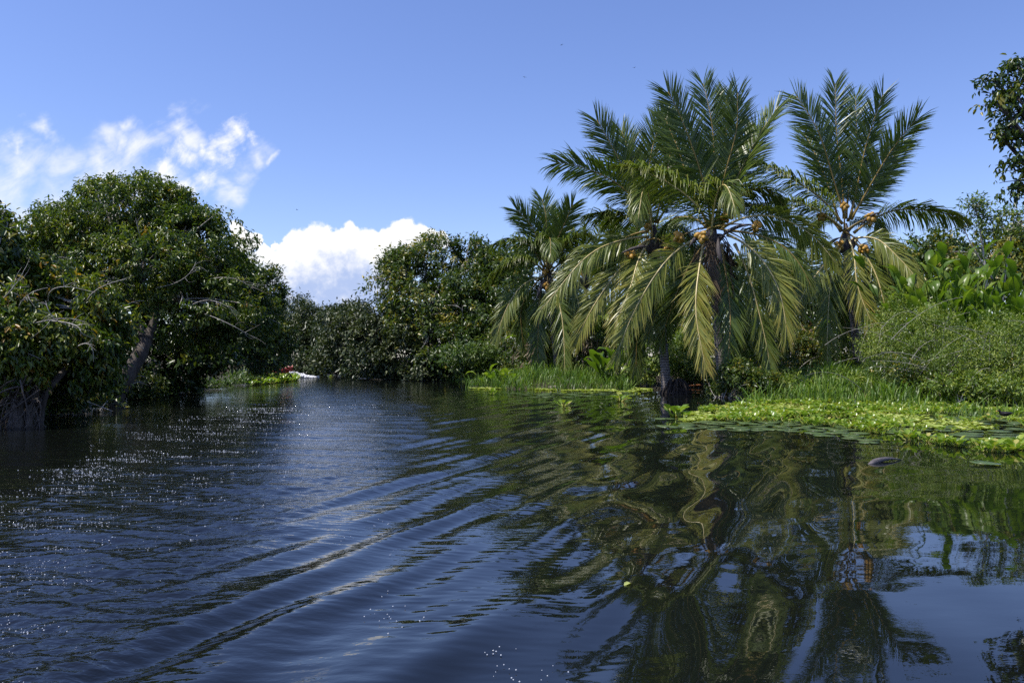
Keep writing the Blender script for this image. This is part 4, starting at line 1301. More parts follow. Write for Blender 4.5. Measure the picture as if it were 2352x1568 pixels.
TALL = [blade_leaf_mesh('leaf', 0.56 + 0.05 * (i % 3), 0.22, 'leaf_broad', 50 + i, 0.08 + 0.08 * i, 1.5 + 0.26 * i, 0.25 + 0.12 * (i % 5)) for i in range(7)]
BROAD = [blade_leaf_mesh('leaf', 0.80, 0.32, 'leaf_broad', i, 0.12 + 0.14 * i, 0.55 + 0.2 * (i % 3), 0.25 + 0.16 * (i % 4)) for i in range(6)]
PADDLE = [blade_leaf_mesh('leaf', 0.50, 0.22, 'leaf_broad', 20 + i, 0.15 + 0.2 * i, 0.45 + 0.12 * i, 0.35 + 0.15 * i) for i in range(4)]
BAN = [blade_leaf_mesh('leaf', 1.5, 0.48, 'banana', 30 + i, 0.45 + 0.18 * i, 0.5, 0.4 + 0.15 * i, 10, [0.2, 0.8, 1, 1, 0.95, 0.85, 0.6, 0.1]) for i in range(3)]


def leaf_clump(name, label, cat, x, y, z, meshes, n, seed, size=1.0, tilt=0.45, spread=0.35, group=None, stem=None):
    r = np.random.RandomState(seed)
    root = thing(name, label, cat, (x, y, z), group)
    for k in range(n):
        o = link('leaf', meshes[r.randint(len(meshes))], root, (r.normal() * spread * 0.5, r.normal() * spread * 0.5, stem if stem else -0.05))
        a = r.uniform(0, 6.283)
        o.rotation_euler = (r.normal() * 0.15, abs(r.normal()) * tilt, a)
        s = size * r.uniform(0.7, 1.2)
        o.scale = (s, s, s)
    if stem:
        link('stem', MB().add(*tube([(0, 0, -0.2), (0.03, 0, stem * 0.5), (0, 0, stem + 0.2)], [0.10, 0.085, 0.06], 8)).mesh('stem', M['petiole'], (0, 0, 0), True), root)
    return root


# the crest of big leaves at the frame edge
r = np.random.RandomState(31)
places = [(2090, 640, 27.5), (2135, 625, 27), (2150, 650, 26), (2190, 628, 27), (2215, 655, 25.5), (2250, 640, 26.5), (2290, 655, 25.5), (2262, 690, 24.5), (2325, 640, 26), (2345, 680, 24.5), (2180, 700, 25), (2120, 740, 25), (2230, 730, 24.4), (2330, 725, 23.8), (2300, 710, 24), (2375, 650, 25), (2125, 690, 25.5)]
for i, (dx, dy, Y) in enumerate(places):
    top = W(dx, dy, Y)
    gz = float(ground_z(top[0], Y))
    h = top[2] - gz
    leaf_clump('broad_leaved_plant', 'tall broad leaved plant with upright glossy leaves on the crest behind the feathery bushes', 'plant', top[0], Y, gz, TALL, 30, 300 + i, min(1.15, h / 2.75), 0.17, 0.9,
               'tall broad leaved plants on the crest')
leaf_clump('paddle_leaved_plant', 'fresh green clump of big paddle leaves left of the root mound palm', 'plant', *W(1402, 868, 33.0)[:2], 0.15, BROAD, 24, 340, 1.15, 0.40, 0.55)
leaf_clump('paddle_leaved_plant', 'pale arrow leaved clump at the tip of the grassy point', 'plant', *W(1128, 882, 33.6)[:2], 0.0, PADDLE, 11, 341, 0.95, 0.6, 0.35)
leaf_clump('paddle_leaved_plant', 'second small arrow leaved clump between the grass tip and the small palm', 'plant', *W(1166, 884, 33.4)[:2], 0.0, PADDLE, 12, 342, 0.95, 0.55, 0.35)
leaf_clump('banana_plant', 'yellow green banana plant between the small palm and the sapling', 'plant', *W(1228, 840, 36.8)[:2], 0.5, BAN, 7, 343, 0.8, 0.5, 0.1, stem=0.9)
leaf_clump('banana_plant', 'torn banana plant between the small palm and the root mound palm', 'plant', *W(1375, 830, 36.5)[:2], 0.5, BAN, 9, 344, 1.05, 0.5, 0.1, stem=1.4)
leaf_clump('banana_plant', 'banana plant with broken leaves under the lone palm', 'plant', *W(1880, 835, 33)[:2], 0.6, BAN, 8, 345, 0.9, 0.6, 0.1, stem=1.0)


# ------------------------------------------------------------------ bushes
def make_bush(label, lobes, n_leaf, L, mat, seed, base=None, name='bush', stems=7, long_twigs=0, **kw):
    r = np.random.RandomState(seed)
    lb = np.array(lobes)
    c = lb[:, :3].mean(0)
    x, y = c[0], c[1]
    gz = float(max(ground_z(x, y), -0.05))
    root = thing(name, label, 'bush', (x, y, gz), kw.pop('group', None))
    o = np.array((x, y, gz))
    V, F, tv, cl, idx, ax = foliage(lobes, n_leaf, L, seed, low=-0.95, zmin=max(gz, 0) + 0.04, **kw)
    tag(link('foliage', mesh_from('foliage', V - o, [F], M[mat], tv), root), kind='stuff')
    mb = MB()
    for k in range(stems * len(lb)):
        q = cl[r.randint(len(cl))]
        s = o + np.array((r.normal() * 0.35, r.normal() * 0.3, -0.1))
        mb.add(*tube(limb_path(s, q, r, 0.1), np.linspace(0.018, 0.005, 9), 4, False))
    for k in range(long_twigs):
        q = cl[r.randint(len(cl))]
        e = q + np.array((r.normal() * 1.1, r.normal() * 0.4 - 0.3, r.uniform(-0.4, 0.7)))
        s = q + np.array((r.normal() * 0.8, 0.2, -r.uniform(0.3, 1.0)))
        mb.add(*tube(bez(s, (s + e) / 2 + (0, 0, 0.25), e, 9), np.linspace(0.009, 0.003, 9), 4, False))
    tag(link('stems', mb.mesh('stems', M['bark_pale'], o), root), kind='stuff')
    return root


FE = dict(per=16, ratio=0.30, spread=1.9, depth=0.4, droop=0.35)
make_bush('feathery bush with fine pale leaves right under the lone palm', [lobe(2060, 760, 25, 60, 50), lobe(2030, 810, 24.5, 60, 45), lobe(2100, 810, 24, 75, 50), lobe(2075, 705, 26, 50, 40)], 14000, 0.085, 'leaf_shrub', 400, long_twigs=16, tmean=0.5, tvar=0.2, **FE)
make_bush('feathery bush with arching pale twigs in front of the broad leaved plants', [lobe(2170, 775, 23, 70, 50), lobe(2245, 790, 22.5, 75, 50), lobe(2200, 830, 22, 85, 42), lobe(2140, 725, 24, 50, 30)], 14500, 0.08, 'leaf_shrub', 401, long_twigs=24, tmean=0.5, tvar=0.22, **FE)
make_bush('feathery bush cut by the frame edge above the hyacinth mat', [lobe(2330, 785, 21.5, 75, 55), lobe(2340, 840, 21, 90, 45), lobe(2300, 740, 22.5, 40, 28), lobe(2430, 790, 21, 80, 80)], 14500, 0.08, 'leaf_shrub', 402, long_twigs=22, tmean=0.52, tvar=0.22, **FE)
make_bush('dark leafy bush along the edge of the grass below the feathery bushes', [lobe(2080, 850, 22.5, 70, 35), lobe(2180, 870, 22, 80, 30), lobe(2280, 875, 21.5, 80, 32), lobe(2370, 860, 21, 70, 40)], 9000, 0.11, 'leaf_dark', 403, long_twigs=6, tmean=0.55, per=12, depth=0.3)
U = dict(per=12, depth=0.3, tvar=0.24, group='low bushes on the bank under the palms')
for i, (lab, lb, n_, mt, tm) in enumerate([
        ('leafy bush behind the trunk with the root mound', [(1480, 820, 34, 70, 55), (1560, 830, 36, 60, 45)], 7000, 'leaf_shrub', 0.5),
        ('leafy bush filling the gap between the two palm trunks', [(1600, 850, 35.5, 60, 35), (1590, 790, 36.5, 60, 50)], 6000, 'leaf_shrub', 0.45),
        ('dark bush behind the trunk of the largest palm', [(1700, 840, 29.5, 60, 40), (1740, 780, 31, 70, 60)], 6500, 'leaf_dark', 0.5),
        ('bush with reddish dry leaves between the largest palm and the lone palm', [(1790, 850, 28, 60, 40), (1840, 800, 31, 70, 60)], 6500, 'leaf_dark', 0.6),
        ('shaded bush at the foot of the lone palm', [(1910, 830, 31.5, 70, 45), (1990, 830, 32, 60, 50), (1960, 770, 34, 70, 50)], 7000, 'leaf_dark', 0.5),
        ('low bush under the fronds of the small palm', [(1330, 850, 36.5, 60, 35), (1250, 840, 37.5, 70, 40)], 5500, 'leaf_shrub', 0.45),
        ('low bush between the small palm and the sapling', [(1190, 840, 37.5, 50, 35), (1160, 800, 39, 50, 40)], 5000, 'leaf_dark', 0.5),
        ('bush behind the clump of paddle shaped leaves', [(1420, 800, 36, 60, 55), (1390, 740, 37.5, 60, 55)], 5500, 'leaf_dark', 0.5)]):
    make_bush(lab, [lobe(*q) for q in lb], n_, 0.14, mt, 420 + i, tmean=tm, **U)
make_bush('small leafy bush draped over the foot of the largest palm', [lobe(1690, 862, 25.2, 44, 38), lobe(1745, 875, 24.8, 50, 28), lobe(1650, 893, 26, 24, 22)], 5200, 0.12, 'leaf_dark', 440, tmean=0.5, per=12, depth=0.3)
make_bush('leafy fringe on the bank seen through the dome tree trunks', [lobe(420, 895, 29, 50, 22), lobe(350, 890, 27, 50, 24), lobe(480, 890, 32, 50, 22)], 4500, 0.13, 'leaf_bright', 441, tmean=0.45, per=12, depth=0.3)
make_bush('leafy fringe by the far hyacinth patch', [lobe(560, 872, 37, 45, 22), lobe(600, 850, 40, 40, 30)], 3500, 0.16, 'leaf_bright', 442, tmean=0.45, per=12, depth=0.3)
# dry brown leaves caught under the palms
for i, (dx, dy, Y, lab) in enumerate([(1345, 790, 36.4, 'heap of dry dead fronds under the small palm'), (1230, 815, 36.9, 'heap of grey dead leaves beside the yellow green banana plant'), (1850, 790, 32, 'heap of pale dead banana leaves under the lone palm')]):
    c = W(dx, dy, Y)
    V, F, tv, *_ = foliage([(c[0], c[1], c[2], 0.55, 0.5, 0.8), (c[0], c[1], c[2] - 0.7, 0.6, 0.5, 0.6)], 420, 0.42, 460 + i, droop=1.1, per=6, ratio=0.16, tmean=0.55, tvar=0.25, low=-1)
    o = link('dead_leaves', mesh_from('dead_leaves', V, [F], M['dry'], tv))
    tag(o, lab, 'dead leaves', None, 'stuff')


# ------------------------------------------------------------------ grass
def grass_patch(name, label, pts, hgt, seed, tmean=0.5, wide=0.016, lean=0.5):
    r = np.random.RandomState(seed)
    n = len(pts)
    z = np.maximum(ground_z(pts[:, 0], pts[:, 1]), -0.05)
    B = np.column_stack((pts, z - 0.03))
    h = hgt * r.uniform(0.25, 1.2, n) * np.clip(0.75 + 0.9 * lumps(pts[:, 0], pts[:, 1], 2.1, 6), 0.25, 1.5)
    a = r.uniform(0, 6.283, n)
    d = np.stack((np.cos(a), np.sin(a), 0 * a), -1)
    ln = lean * np.abs(r.normal(size=n)) * h
    p1 = B + d * (ln * 0.22)[:, None] + np.array((0, 0, 1)) * (h * 0.5)[:, None]
    p2 = B + d * (ln * 0.6)[:, None] + np.array((0, 0, 1)) * (h * 0.85)[:, None]
    p3 = B + d * (ln * 1.1)[:, None] + np.array((0, 0, 1)) * (h * 0.95)[:, None]
    sd = np.stack((-np.sin(a + 0.6 * r.normal(size=n)), np.cos(a), 0 * a), -1)
    w_ = (wide * r.uniform(0.6, 1.5, n))[:, None]
    V = np.stack((B - sd * w_ * 0.7, B + sd * w_ * 0.7, p1 + sd * w_, p1 - sd * w_, p2 + sd * w_ * 0.7, p2 - sd * w_ * 0.7, p3), 1)
    i = np.arange(n)[:, None] * 7
    F = [np.concatenate((i + np.array([[0, 1, 2, 3]]), i + np.array([[3, 2, 4, 5]]))), i + np.array([[5, 4, 6]])]
    tv = np.clip(tmean + 0.2 * r.normal(size=n) + 0.15 * lumps(pts[:, 0], pts[:, 1], 1.2), 0, 1)
    o = link(name, mesh_from(name, V.reshape(-1, 3), F, M['grass'], np.repeat(tv, 7)))
    tag(o, label, 'grass', None, 'stuff')


def scatter_poly(poly, n, seed):
    r = np.random.RandomState(seed)
    poly = np.asarray(poly)
    lo, hi = poly.min(0), poly.max(0)
    out = []
    tot = 0
    while tot < n:
        p = r.uniform(lo, hi, (n * 2, 2))
        p = p[poly_sd(p[:, 0], p[:, 1], poly) > 0]
        out.append(p)
        tot += len(p)
    return np.concatenate(out)[:n]


right_grass = np.array([(7.2, 23.6), (8.0, 21.8), (10, 20.6), (13, 20.2), (17, 19.2), (17.5, 22), (15, 27), (12, 29.5), (9, 27.5)])
grass_patch('grass', 'tall bright grass behind the hyacinth mat', scatter_poly(right_grass, 11000, 1), 0.62, 501, 0.5, 0.013, 0.65)
grass_patch('grass', 'shorter grass under the lone palm and the largest palm', scatter_poly(np.array([(7.6, 25), (10, 25), (14, 28), (18, 29), (17, 34), (9.5, 34)]), 6000, 2), 0.55, 502, 0.38, 0.014)
lg = np.array([(-2.0, 33.6), (0, 31.4), (4.4, 30.6), (5.2, 33), (5, 35), (2, 36.5), (-0.4, 36)])
grass_patch('grass', 'fine grey green grass on the point below the small palm', scatter_poly(lg, 5200, 3), 0.55, 503, 0.45, 0.011, 0.7)
grass_patch('grass', 'sparse grass at the foot of the opposite bank trees', scatter_poly(np.array([(-4, 43), (-2.2, 41.4), (-1.4, 38.5), (-0.8, 40), (-2.5, 43.5)]), 900, 4), 0.45, 504, 0.5, 0.018)
grass_patch('grass', 'few long blades standing in the water by the largest palm', scatter_poly(np.array([(5.6, 20.6), (6.4, 20.4), (7.6, 22.6), (7.0, 23.2)]), 130, 5), 0.6, 505, 0.55, 0.014, 0.9)
grass_patch('grass', 'low grass on the far hyacinth patch', scatter_poly(np.array([(-14.2, 43), (-13.2, 42), (-12.6, 42.4), (-12.9, 44.5), (-14.2, 45)]), 700, 6), 0.40, 506, 0.75, 0.02)
make_bush('dark thicket along the shaded waterline between the mangrove and the leaning trunk', [lobe(150, 915, 18.2, 60, 40), lobe(220, 900, 20.2, 60, 42), lobe(60, 900, 16.8, 60, 55), lobe(-40, 900, 16, 70, 60), lobe(330, 890, 25, 60, 36)], 9000, 0.13, 'leaf_dark', 443, tmean=0.45, per=12, depth=0.2)
make_bush('dark undergrowth dipping into the river at the foot of the broad bank tree', [lobe(900, 858, 46, 60, 24), lobe(980, 858, 44.5, 60, 26), lobe(1050, 862, 43, 50, 24), lobe(840, 852, 47.5, 50, 24)], 5200, 0.22, 'leaf_far', 444, tmean=0.45, per=12, depth=0.25)
for i, (lab, lb, n_) in enumerate([
        ('small leafed green bush sprawling over the near end of the tall grass', [(2250, 885, 20.6, 70, 26), (2330, 890, 20.0, 60, 26), (2180, 880, 21.2, 50, 22)], 6000),
        ('small leafed bush between the tall grass and the foot of the lone palm', [(1860, 868, 26, 60, 24), (1930, 872, 25.4, 60, 22), (1790, 880, 25.0, 50, 20)], 5000)]):
    make_bush(lab, [lobe(*q) for q in lb], n_, 0.10, 'leaf_shrub', 470 + i, tmean=0.5, tvar=0.24, per=12, depth=0.25, droop=0.4)
grass_patch('grass', 'thin grass blades poking up through the back of the floating mat', scatter_poly(np.array([(7.0, 19.6), (9, 17.5), (13, 16.4), (17, 15.6), (18, 19.5), (13, 20.4), (9.5, 21)]), 2600, 7), 0.36, 507, 0.6, 0.010, 0.7)
# ------------------------------------------------------------------ floating plants
def round_leaf(mb, p, d, L, Wd, tint, up=0.5):
    """spoon shaped hyacinth leaf: 7 vertices"""
    d = nrm(d)
    s = nrm(np.cross(d, (0, 0, 1)) + 1e-4)
    n = np.cross(s, d)
    V = [p, p + d * L * 0.25 + s * Wd * 0.42 + n * Wd * 0.16, p + d * L * 0.7 + s * Wd * 0.48 + n * Wd * 0.10, p + d * L - n * L * 0.10,
         p + d * L * 0.7 - s * Wd * 0.48 + n * Wd * 0.10, p + d * L * 0.25 - s * Wd * 0.42 + n * Wd * 0.16, p + d * L * 0.5 - n * Wd * 0.06]
    mb.add(V, np.array([(0, 1, 6), (1, 2, 6), (2, 3, 6), (3, 4, 6), (4, 5, 6), (5, 0, 6)]), tint)


def hyacinth_mesh(seed, tall=0.14, n=8, lean_stalks=False):
    r = np.random.RandomState(seed)
    mb = MB()
    for k in range(n):
        a = 2.4 * k + r.normal() * 0.3
        h = tall * r.uniform(0.35, 1.25)
        out = np.array((math.cos(a), math.sin(a), 0))
        q = out * r.uniform(0.04, 0.12) + np.array((0, 0, h))
        tn = float(np.clip(0.52 + 0.24 * r.normal(), 0, 1))
        if lean_stalks:
            mb.add(*tube([(0, 0, -0.02), q], np.array([0.014, 0.008]), 3, False), min(1, tn + 0.35))
        else:
            mb.add(*tube(bez((0, 0, -0.02), q * 0.5 + out * 0.02, q, 4), np.array([0.013, 0.017, 0.010, 0.007]), 4, False), min(1, tn + 0.35))
        round_leaf(mb, q, out * r.uniform(0.5, 1.0) + np.array((0, 0, r.uniform(0.1, 1.1))), r.uniform(0.08, 0.125), r.uniform(0.07, 0.105), tn)
    return mb.mesh('water_hyacinth', M['hyacinth'], smooth=True)


def lettuce_verts(r):
    mb = MB()
    for k in range(7):
        a = 0.9 * k + r.normal() * 0.2
        out = np.array((math.cos(a), math.sin(a), 0))
        round_leaf(mb, out * 0.012, out + np.array((0, 0, r.uniform(0.15, 0.8))), r.uniform(0.05, 0.085), 0.06, float(np.clip(0.5 + 0.25 * r.normal(), 0, 1)))
    return np.concatenate(mb.V), np.concatenate(mb.F[3]), np.concatenate(mb.T)


def scatter_mesh(name, label, cat, variants, pts, seed, mat, smin=0.7, smax=1.3, z=0.0, zj=0.02):
    r = np.random.RandomState(seed)
    mb = MB()
    for p in pts:
        V, F, T = variants[r.randint(len(variants))]
        a = r.uniform(0, 6.283)
        s = r.uniform(smin, smax)
        c_, s_ = math.cos(a) * s, math.sin(a) * s
        X = np.column_stack((V[:, 0] * c_ - V[:, 1] * s_ + p[0], V[:, 0] * s_ + V[:, 1] * c_ + p[1], V[:, 2] * s + z + zj * r.rand()))
        mb.add(X, F, np.clip(T + 0.1 * r.normal(), 0, 1))
    o = link(name, mb.mesh(name, M[mat], smooth=True))
    tag(o, label, cat, None, 'stuff')
    return o


def mesh_arrays(me):
    V = np.zeros(len(me.vertices) * 3, np.float32)
    me.vertices.foreach_get('co', V)
    me.calc_loop_triangles()
    F = np.zeros(len(me.loop_triangles) * 3, np.int32)
    me.loop_triangles.foreach_get('vertices', F)
    T = np.zeros(len(me.vertices), np.float32)
    me.attributes['tint'].data.foreach_get('value', T)
    return V.reshape(-1, 3), F.reshape(-1, 3), T


HYA = [hyacinth_mesh(600 + i, 0.055 + 0.014 * (i % 4), 7 + i % 4) for i in range(8)]
HYV = [mesh_arrays(hyacinth_mesh(600 + i, 0.055 + 0.014 * (i % 4), 6 + i % 3, True)) for i in range(8)]
rl = np.random.RandomState(8)
LET = [lettuce_verts(rl) for _ in range(6)]
mat_core = MAT_POLY
pts = scatter_poly(mat_core, 6800, 11)
sd = poly_sd(pts[:, 0], pts[:, 1], mat_core)
lm = lumps(pts[:, 0], pts[:, 1], 1.5, 4)
open_water = (lumps(pts[:, 0], pts[:, 1], 0.9, 9) > 0.24) & (pts[:, 1] < 17)
ZONE2 = np.array([G(2040, 1000)[:2], G(2200, 1012)[:2], G(2352, 1018)[:2], G(2420, 985)[:2], G(2352, 950)[:2], G(2200, 946)[:2], G(2060, 968)[:2]])
lily_zone = (pts[:, 0] < 7.2) & (pts[:, 1] < 18.2) & (sd < 1.0) | ((poly_sd(pts[:, 0], pts[:, 1], ZONE2) > 0) & (np.random.RandomState(3).rand(len(pts)) < 0.8))
hy = pts[(~open_water) & ~((lumps(pts[:, 0], pts[:, 1], 1.1, 12) > 0.30) & (pts[:, 1] > 13.5)) & (~lily_zone) & (lm > -0.16) & (sd > 0.12)]
hy = hy[np.argsort(hy[:, 1])]
GH = 'water hyacinths along the front of the floating mat'
for i, p in enumerate(hy[:280]):
    o = link('water_hyacinth', HYA[i % 8], None, (p[0], p[1], 0.0))
    o.rotation_euler = (0, 0, (i * 2.399) % 6.283)
    s = 0.55 + 0.42 * ((i * 37) % 100) / 100
    o.scale = (s, s, s)
    tag(o, 'light green water hyacinth with spoon shaped leaves in the front of the floating mat', 'water plant', GH)
scatter_mesh('water_hyacinth_mat', 'dense mat of water hyacinths reaching back to the tall grass', 'water plants', HYV, hy[280:4200], 12, 'hyacinth', 0.5, 1.0)
le = scatter_poly(mat_core, 7000, 13)
l2 = lumps(le[:, 0], le[:, 1], 1.1, 12)
zone = (le[:, 0] < 7.4) & (le[:, 1] < 17.6)
le = le[((l2 > 0.05) | (le[:, 1] > 19.5)) & ~zone]
scatter_mesh('water_lettuce', 'yellow green water lettuce floating among the hyacinths', 'water plants', LET, le[:4200], 14, 'lettuce', 0.7, 1.5)
# lettuce strip at the point
strip = np.array([G(1075, 893)[:2], G(1180, 893)[:2], G(1300, 898)[:2], G(1450, 902)[:2], G(1500, 893)[:2], G(1440, 884)[:2], G(1300, 886)[:2], G(1150, 884)[:2]])
scatter_mesh('water_lettuce', 'yellow green water lettuce fringing the grassy point', 'water plants', LET, (lambda q: q[lumps(q[:, 0], q[:, 1], 1.9, 3) > -0.05])(scatter_poly(strip, 1500, 15)), 16, 'lettuce', 0.8, 1.6)
patch = np.array([G(575, 885)[:2], G(610, 882)[:2], G(680, 874)[:2], G(675, 866)[:2], G(630, 868)[:2], G(590, 878)[:2]])
scatter_mesh('water_hyacinth_mat', 'small bright hyacinth patch at the bend beneath the red boat', 'water plants', HYV, scatter_poly(patch, 420, 17), 18, 'hyacinth', 1.2, 2.0)
front_let = np.array([G(1545, 968)[:2], G(1640, 965)[:2], G(1800, 958)[:2], G(1900, 946)[:2], G(1760, 940)[:2], G(1650, 950)[:2]])
scatter_mesh('water_lettuce', 'yellow green water lettuce at the tip of the floating mat', 'water plants', LET, scatter_poly(front_let, 560, 19), 20, 'lettuce', 0.7, 1.4)


# lily pads
def pad_mesh(seed):
    r = np.random.RandomState(seed)
    n = 22
    V, T = [(0, 0, 0.004)], [0.55]
    for ring, rad in ((1, 0.55), (2, 1.0)):
        for i in range(n + 1):
            a = 0.16 + (6.283 - 0.32) * i / n
            q = rad * (1 + 0.035 * math.sin(3 * a + seed) + 0.015 * r.normal())
            z = 0.004 + (0.035 * max(0, math.sin(a + seed)) ** 3 + 0.012 * math.sin(5 * a + seed) ** 2) * (ring == 2)
            V.append((q * math.cos(a), q * math.sin(a), z))
            T.append(0.45 + 0.12 * r.normal() + 0.3 * (ring == 2) * (r.rand() < 0.35))
    m1 = n + 1
    tri = [(0, 1 + i, 2 + i) for i in range(n)]
    quad = [(1 + i, 1 + m1 + i, 2 + m1 + i, 2 + i) for i in range(n)]
    # rim underside so the pad has thickness
    k = len(V)
    for i in range(m1):
        x, y, z = V[1 + m1 + i]
        V.append((x * 0.985, y * 0.985, z - 0.018))
        T.append(0.9)
    quad += [(1 + m1 + i, k + i, k + i + 1, 2 + m1 + i) for i in range(n)]
    return mesh_from('lily_pad', V, [np.array(tri), np.array(quad)], M['lily'], np.clip(T, 0, 1), True)


PADS = [pad_mesh(i) for i in range(6)]
GP = {0: ('lily pads at the edge of the floating mat', 'flat green lily pad at the edge of the floating mat'),
      1: ('lily pads among the hyacinths', 'silvery green lily pad lying among the hyacinths'),
      2: ('lily pads off the grassy point', 'small lily pad floating off the grassy point')}
rp = np.random.RandomState(77)
placed = []


def pad(x, y, rad, grp, label=None, z=0.012):
    o = link('lily_pad', PADS[rp.randint(6)], None, (x, y, z + 0.004 * rp.rand()))
    o.rotation_euler = (rp.normal() * 0.02, rp.normal() * 0.02, rp.uniform(0, 6.283))
    o.scale = (rad, rad, rad * 1.0)
    tag(o, label or GP[grp][1], 'lily pad', GP[grp][0] if not label else None)
    placed.append((x, y, rad))


def try_pads(poly, n, grp, rmin, rmax, gap=0.85):
    k = 0
    for p in scatter_poly(poly, n * 40, 90 + grp):
        if k >= n:
            break
        rad = rp.uniform(rmin, rmax)
        if all((p[0] - q[0]) ** 2 + (p[1] - q[1]) ** 2 > (gap * (rad + q[2])) ** 2 for q in placed):
            pad(p[0], p[1], rad, grp)
            k += 1


pad(*G(1527, 962)[:2], 0.22, 0, 'lone brownish lily pad on open water left of the mat tip')
pad(*G(1535, 980)[:2], 0.23, 0, 'two toned lily pad nearest the camera at the mat tip')
try_pads(np.array([G(1560, 984)[:2], G(1680, 990)[:2], G(1790, 988)[:2], G(1900, 1004)[:2], G(2010, 1020)[:2], G(1960, 985)[:2], G(1900, 968)[:2], G(1750, 966)[:2], G(1580, 968)[:2]]), 62, 0, 0.13, 0.23)
try_pads(np.array([G(2040, 1000)[:2], G(2200, 1010)[:2], G(2352, 1020)[:2], G(2352, 950)[:2], G(2150, 945)[:2], G(2030, 960)[:2]]), 60, 1, 0.15, 0.26)
try_pads(np.array([G(1200, 912)[:2], G(1330, 914)[:2], G(1460, 910)[:2], G(1470, 897)[:2], G(1300, 900)[:2], G(1180, 902)[:2]]), 40, 2, 0.14, 0.28)
pad(*G(1997, 1012)[:2], 0.17, 0, 'brown curled lily pad off the front of the mat beside the driftwood', 0.02)
pad(*G(2262, 1066)[:2], 0.17, 0, 'brown lily pad in front of the hyacinths nearest the camera', 0.02)

# single drifting plants
for i, (dx, dy, lab, s) in enumerate([(1295, 932, 'small hyacinth drifting alone on the dark reflections', 1.5), (1425, 922, 'drifting hyacinth with tall leaves right of the lone small one', 1.6),
                                      (1548, 956, 'bright hyacinth clump with tall spoon leaves at the mat tip', 1.9), (1565, 958, 'second tall hyacinth at the mat tip beside the bright clump', 1.7),
                                      (760, 866, 'tiny hyacinth drifting in the far channel', 1.5), (680, 874, 'tiny hyacinth drifting right of the bend patch', 1.5), (1130, 905, 'tiny hyacinth off the grass tip', 1.3)]):
    o = link('water_hyacinth', HYA[(3 * i) % 8], None, tuple(G(dx, dy)))
    o.scale = (s, s, s)
    tag(o, lab, 'water plant')

# ------------------------------------------------------------------ small things
def lumpy_tube(name, P, R, mat, seed, sides=10, sq=(1, 1)):
    r = np.random.RandomState(seed)
    V, F = tube(P, R, sides)
    V = V + 0.12 * np.mean(R) * np.sin(V * 23 + seed) + r.normal(size=V.shape) * 0.03 * np.mean(R)
    return V, F


a, b_ = G(1990, 1066), G(2070, 1056)
a[2], b_[2] = -0.02, 0.005
mid = (a + b_) / 2 + (0, 0, 0.05)
P = bez(a, mid, b_, 14)
V, F = lumpy_tube('driftwood_log', P, np.array([0.006, 0.02, 0.032, 0.038, 0.036, 0.034, 0.03, 0.026, 0.02, 0.016, 0.012, 0.010, 0.008, 0.003]), 'driftwood', 3)
c = (a + b_) / 2
o = link('driftwood_log', MB().add(V, F).mesh('driftwood_log', M['driftwood'], c, True), None, tuple(c))
tag(o, 'wet grey driftwood log afloat in front of the floating mat', 'log')
a, b_ = W(1558, 885, 33.6), W(1612, 881, 33.9)
a[2], b_[2] = -0.02, 0.10
c = (a + b_) / 2
V, F = lumpy_tube('fallen_branch', bez(a, c + (0, 0, 0.03), b_, 9), np.array([0.015, 0.03, 0.035, 0.035, 0.035, 0.035, 0.03, 0.03, 0.015]), 'rotwood', 4)
o = link('fallen_branch', MB().add(V, F).mesh('fallen_branch', M['rotwood'], c, True), None, tuple(c))
tag(o, 'orange brown rotting branch on the mud behind the root mound', 'branch')
c = G(1274, 893)
th = np.linspace(0, math.pi, 9)[:, None]
ph = np.linspace(0, 2 * math.pi, 14, endpoint=False)[None, :]
X = np.stack((0.30 * np.sin(th) * np.cos(ph), 0.2 * np.sin(th) * np.sin(ph), 0.13 * np.cos(th) + 0 * ph), -1).reshape(-1, 3)
X = X + 0.02 * np.sin(X * 17 + 1)
F = np.array([(i * 14 + j, (i + 1) * 14 + j, (i + 1) * 14 + (j + 1) % 14, i * 14 + (j + 1) % 14) for i in range(8) for j in range(14)])
o = link('rock', MB().add(X, F).mesh('rock', M['stone'], (0, 0, 0), True), None, (c[0], c[1], 0.03))
tag(o, 'pinkish grey rock among the lily pads off the grassy point', 'rock')

# wading bird on the mat
bp = G(2308, 967)
bird = thing('wading_bird', 'small black wading bird with a yellow beak walking on the floating mat', 'bird', bp)


def ellipsoid(c, rx, ry, rz, n=12, k=8):
    th = np.linspace(0, math.pi, k + 1)[:, None]
    ph = np.linspace(0, 2 * math.pi, n, endpoint=False)[None, :]
    X = np.stack((rx * np.sin(th) * np.cos(ph), ry * np.sin(th) * np.sin(ph), rz * np.cos(th) + 0 * ph), -1).reshape(-1, 3) + np.array(c)
    F = np.array([(i * n + j, (i + 1) * n + j, (i + 1) * n + (j + 1) % n, i * n + (j + 1) % n) for i in range(k) for j in range(n)])
    return X, F


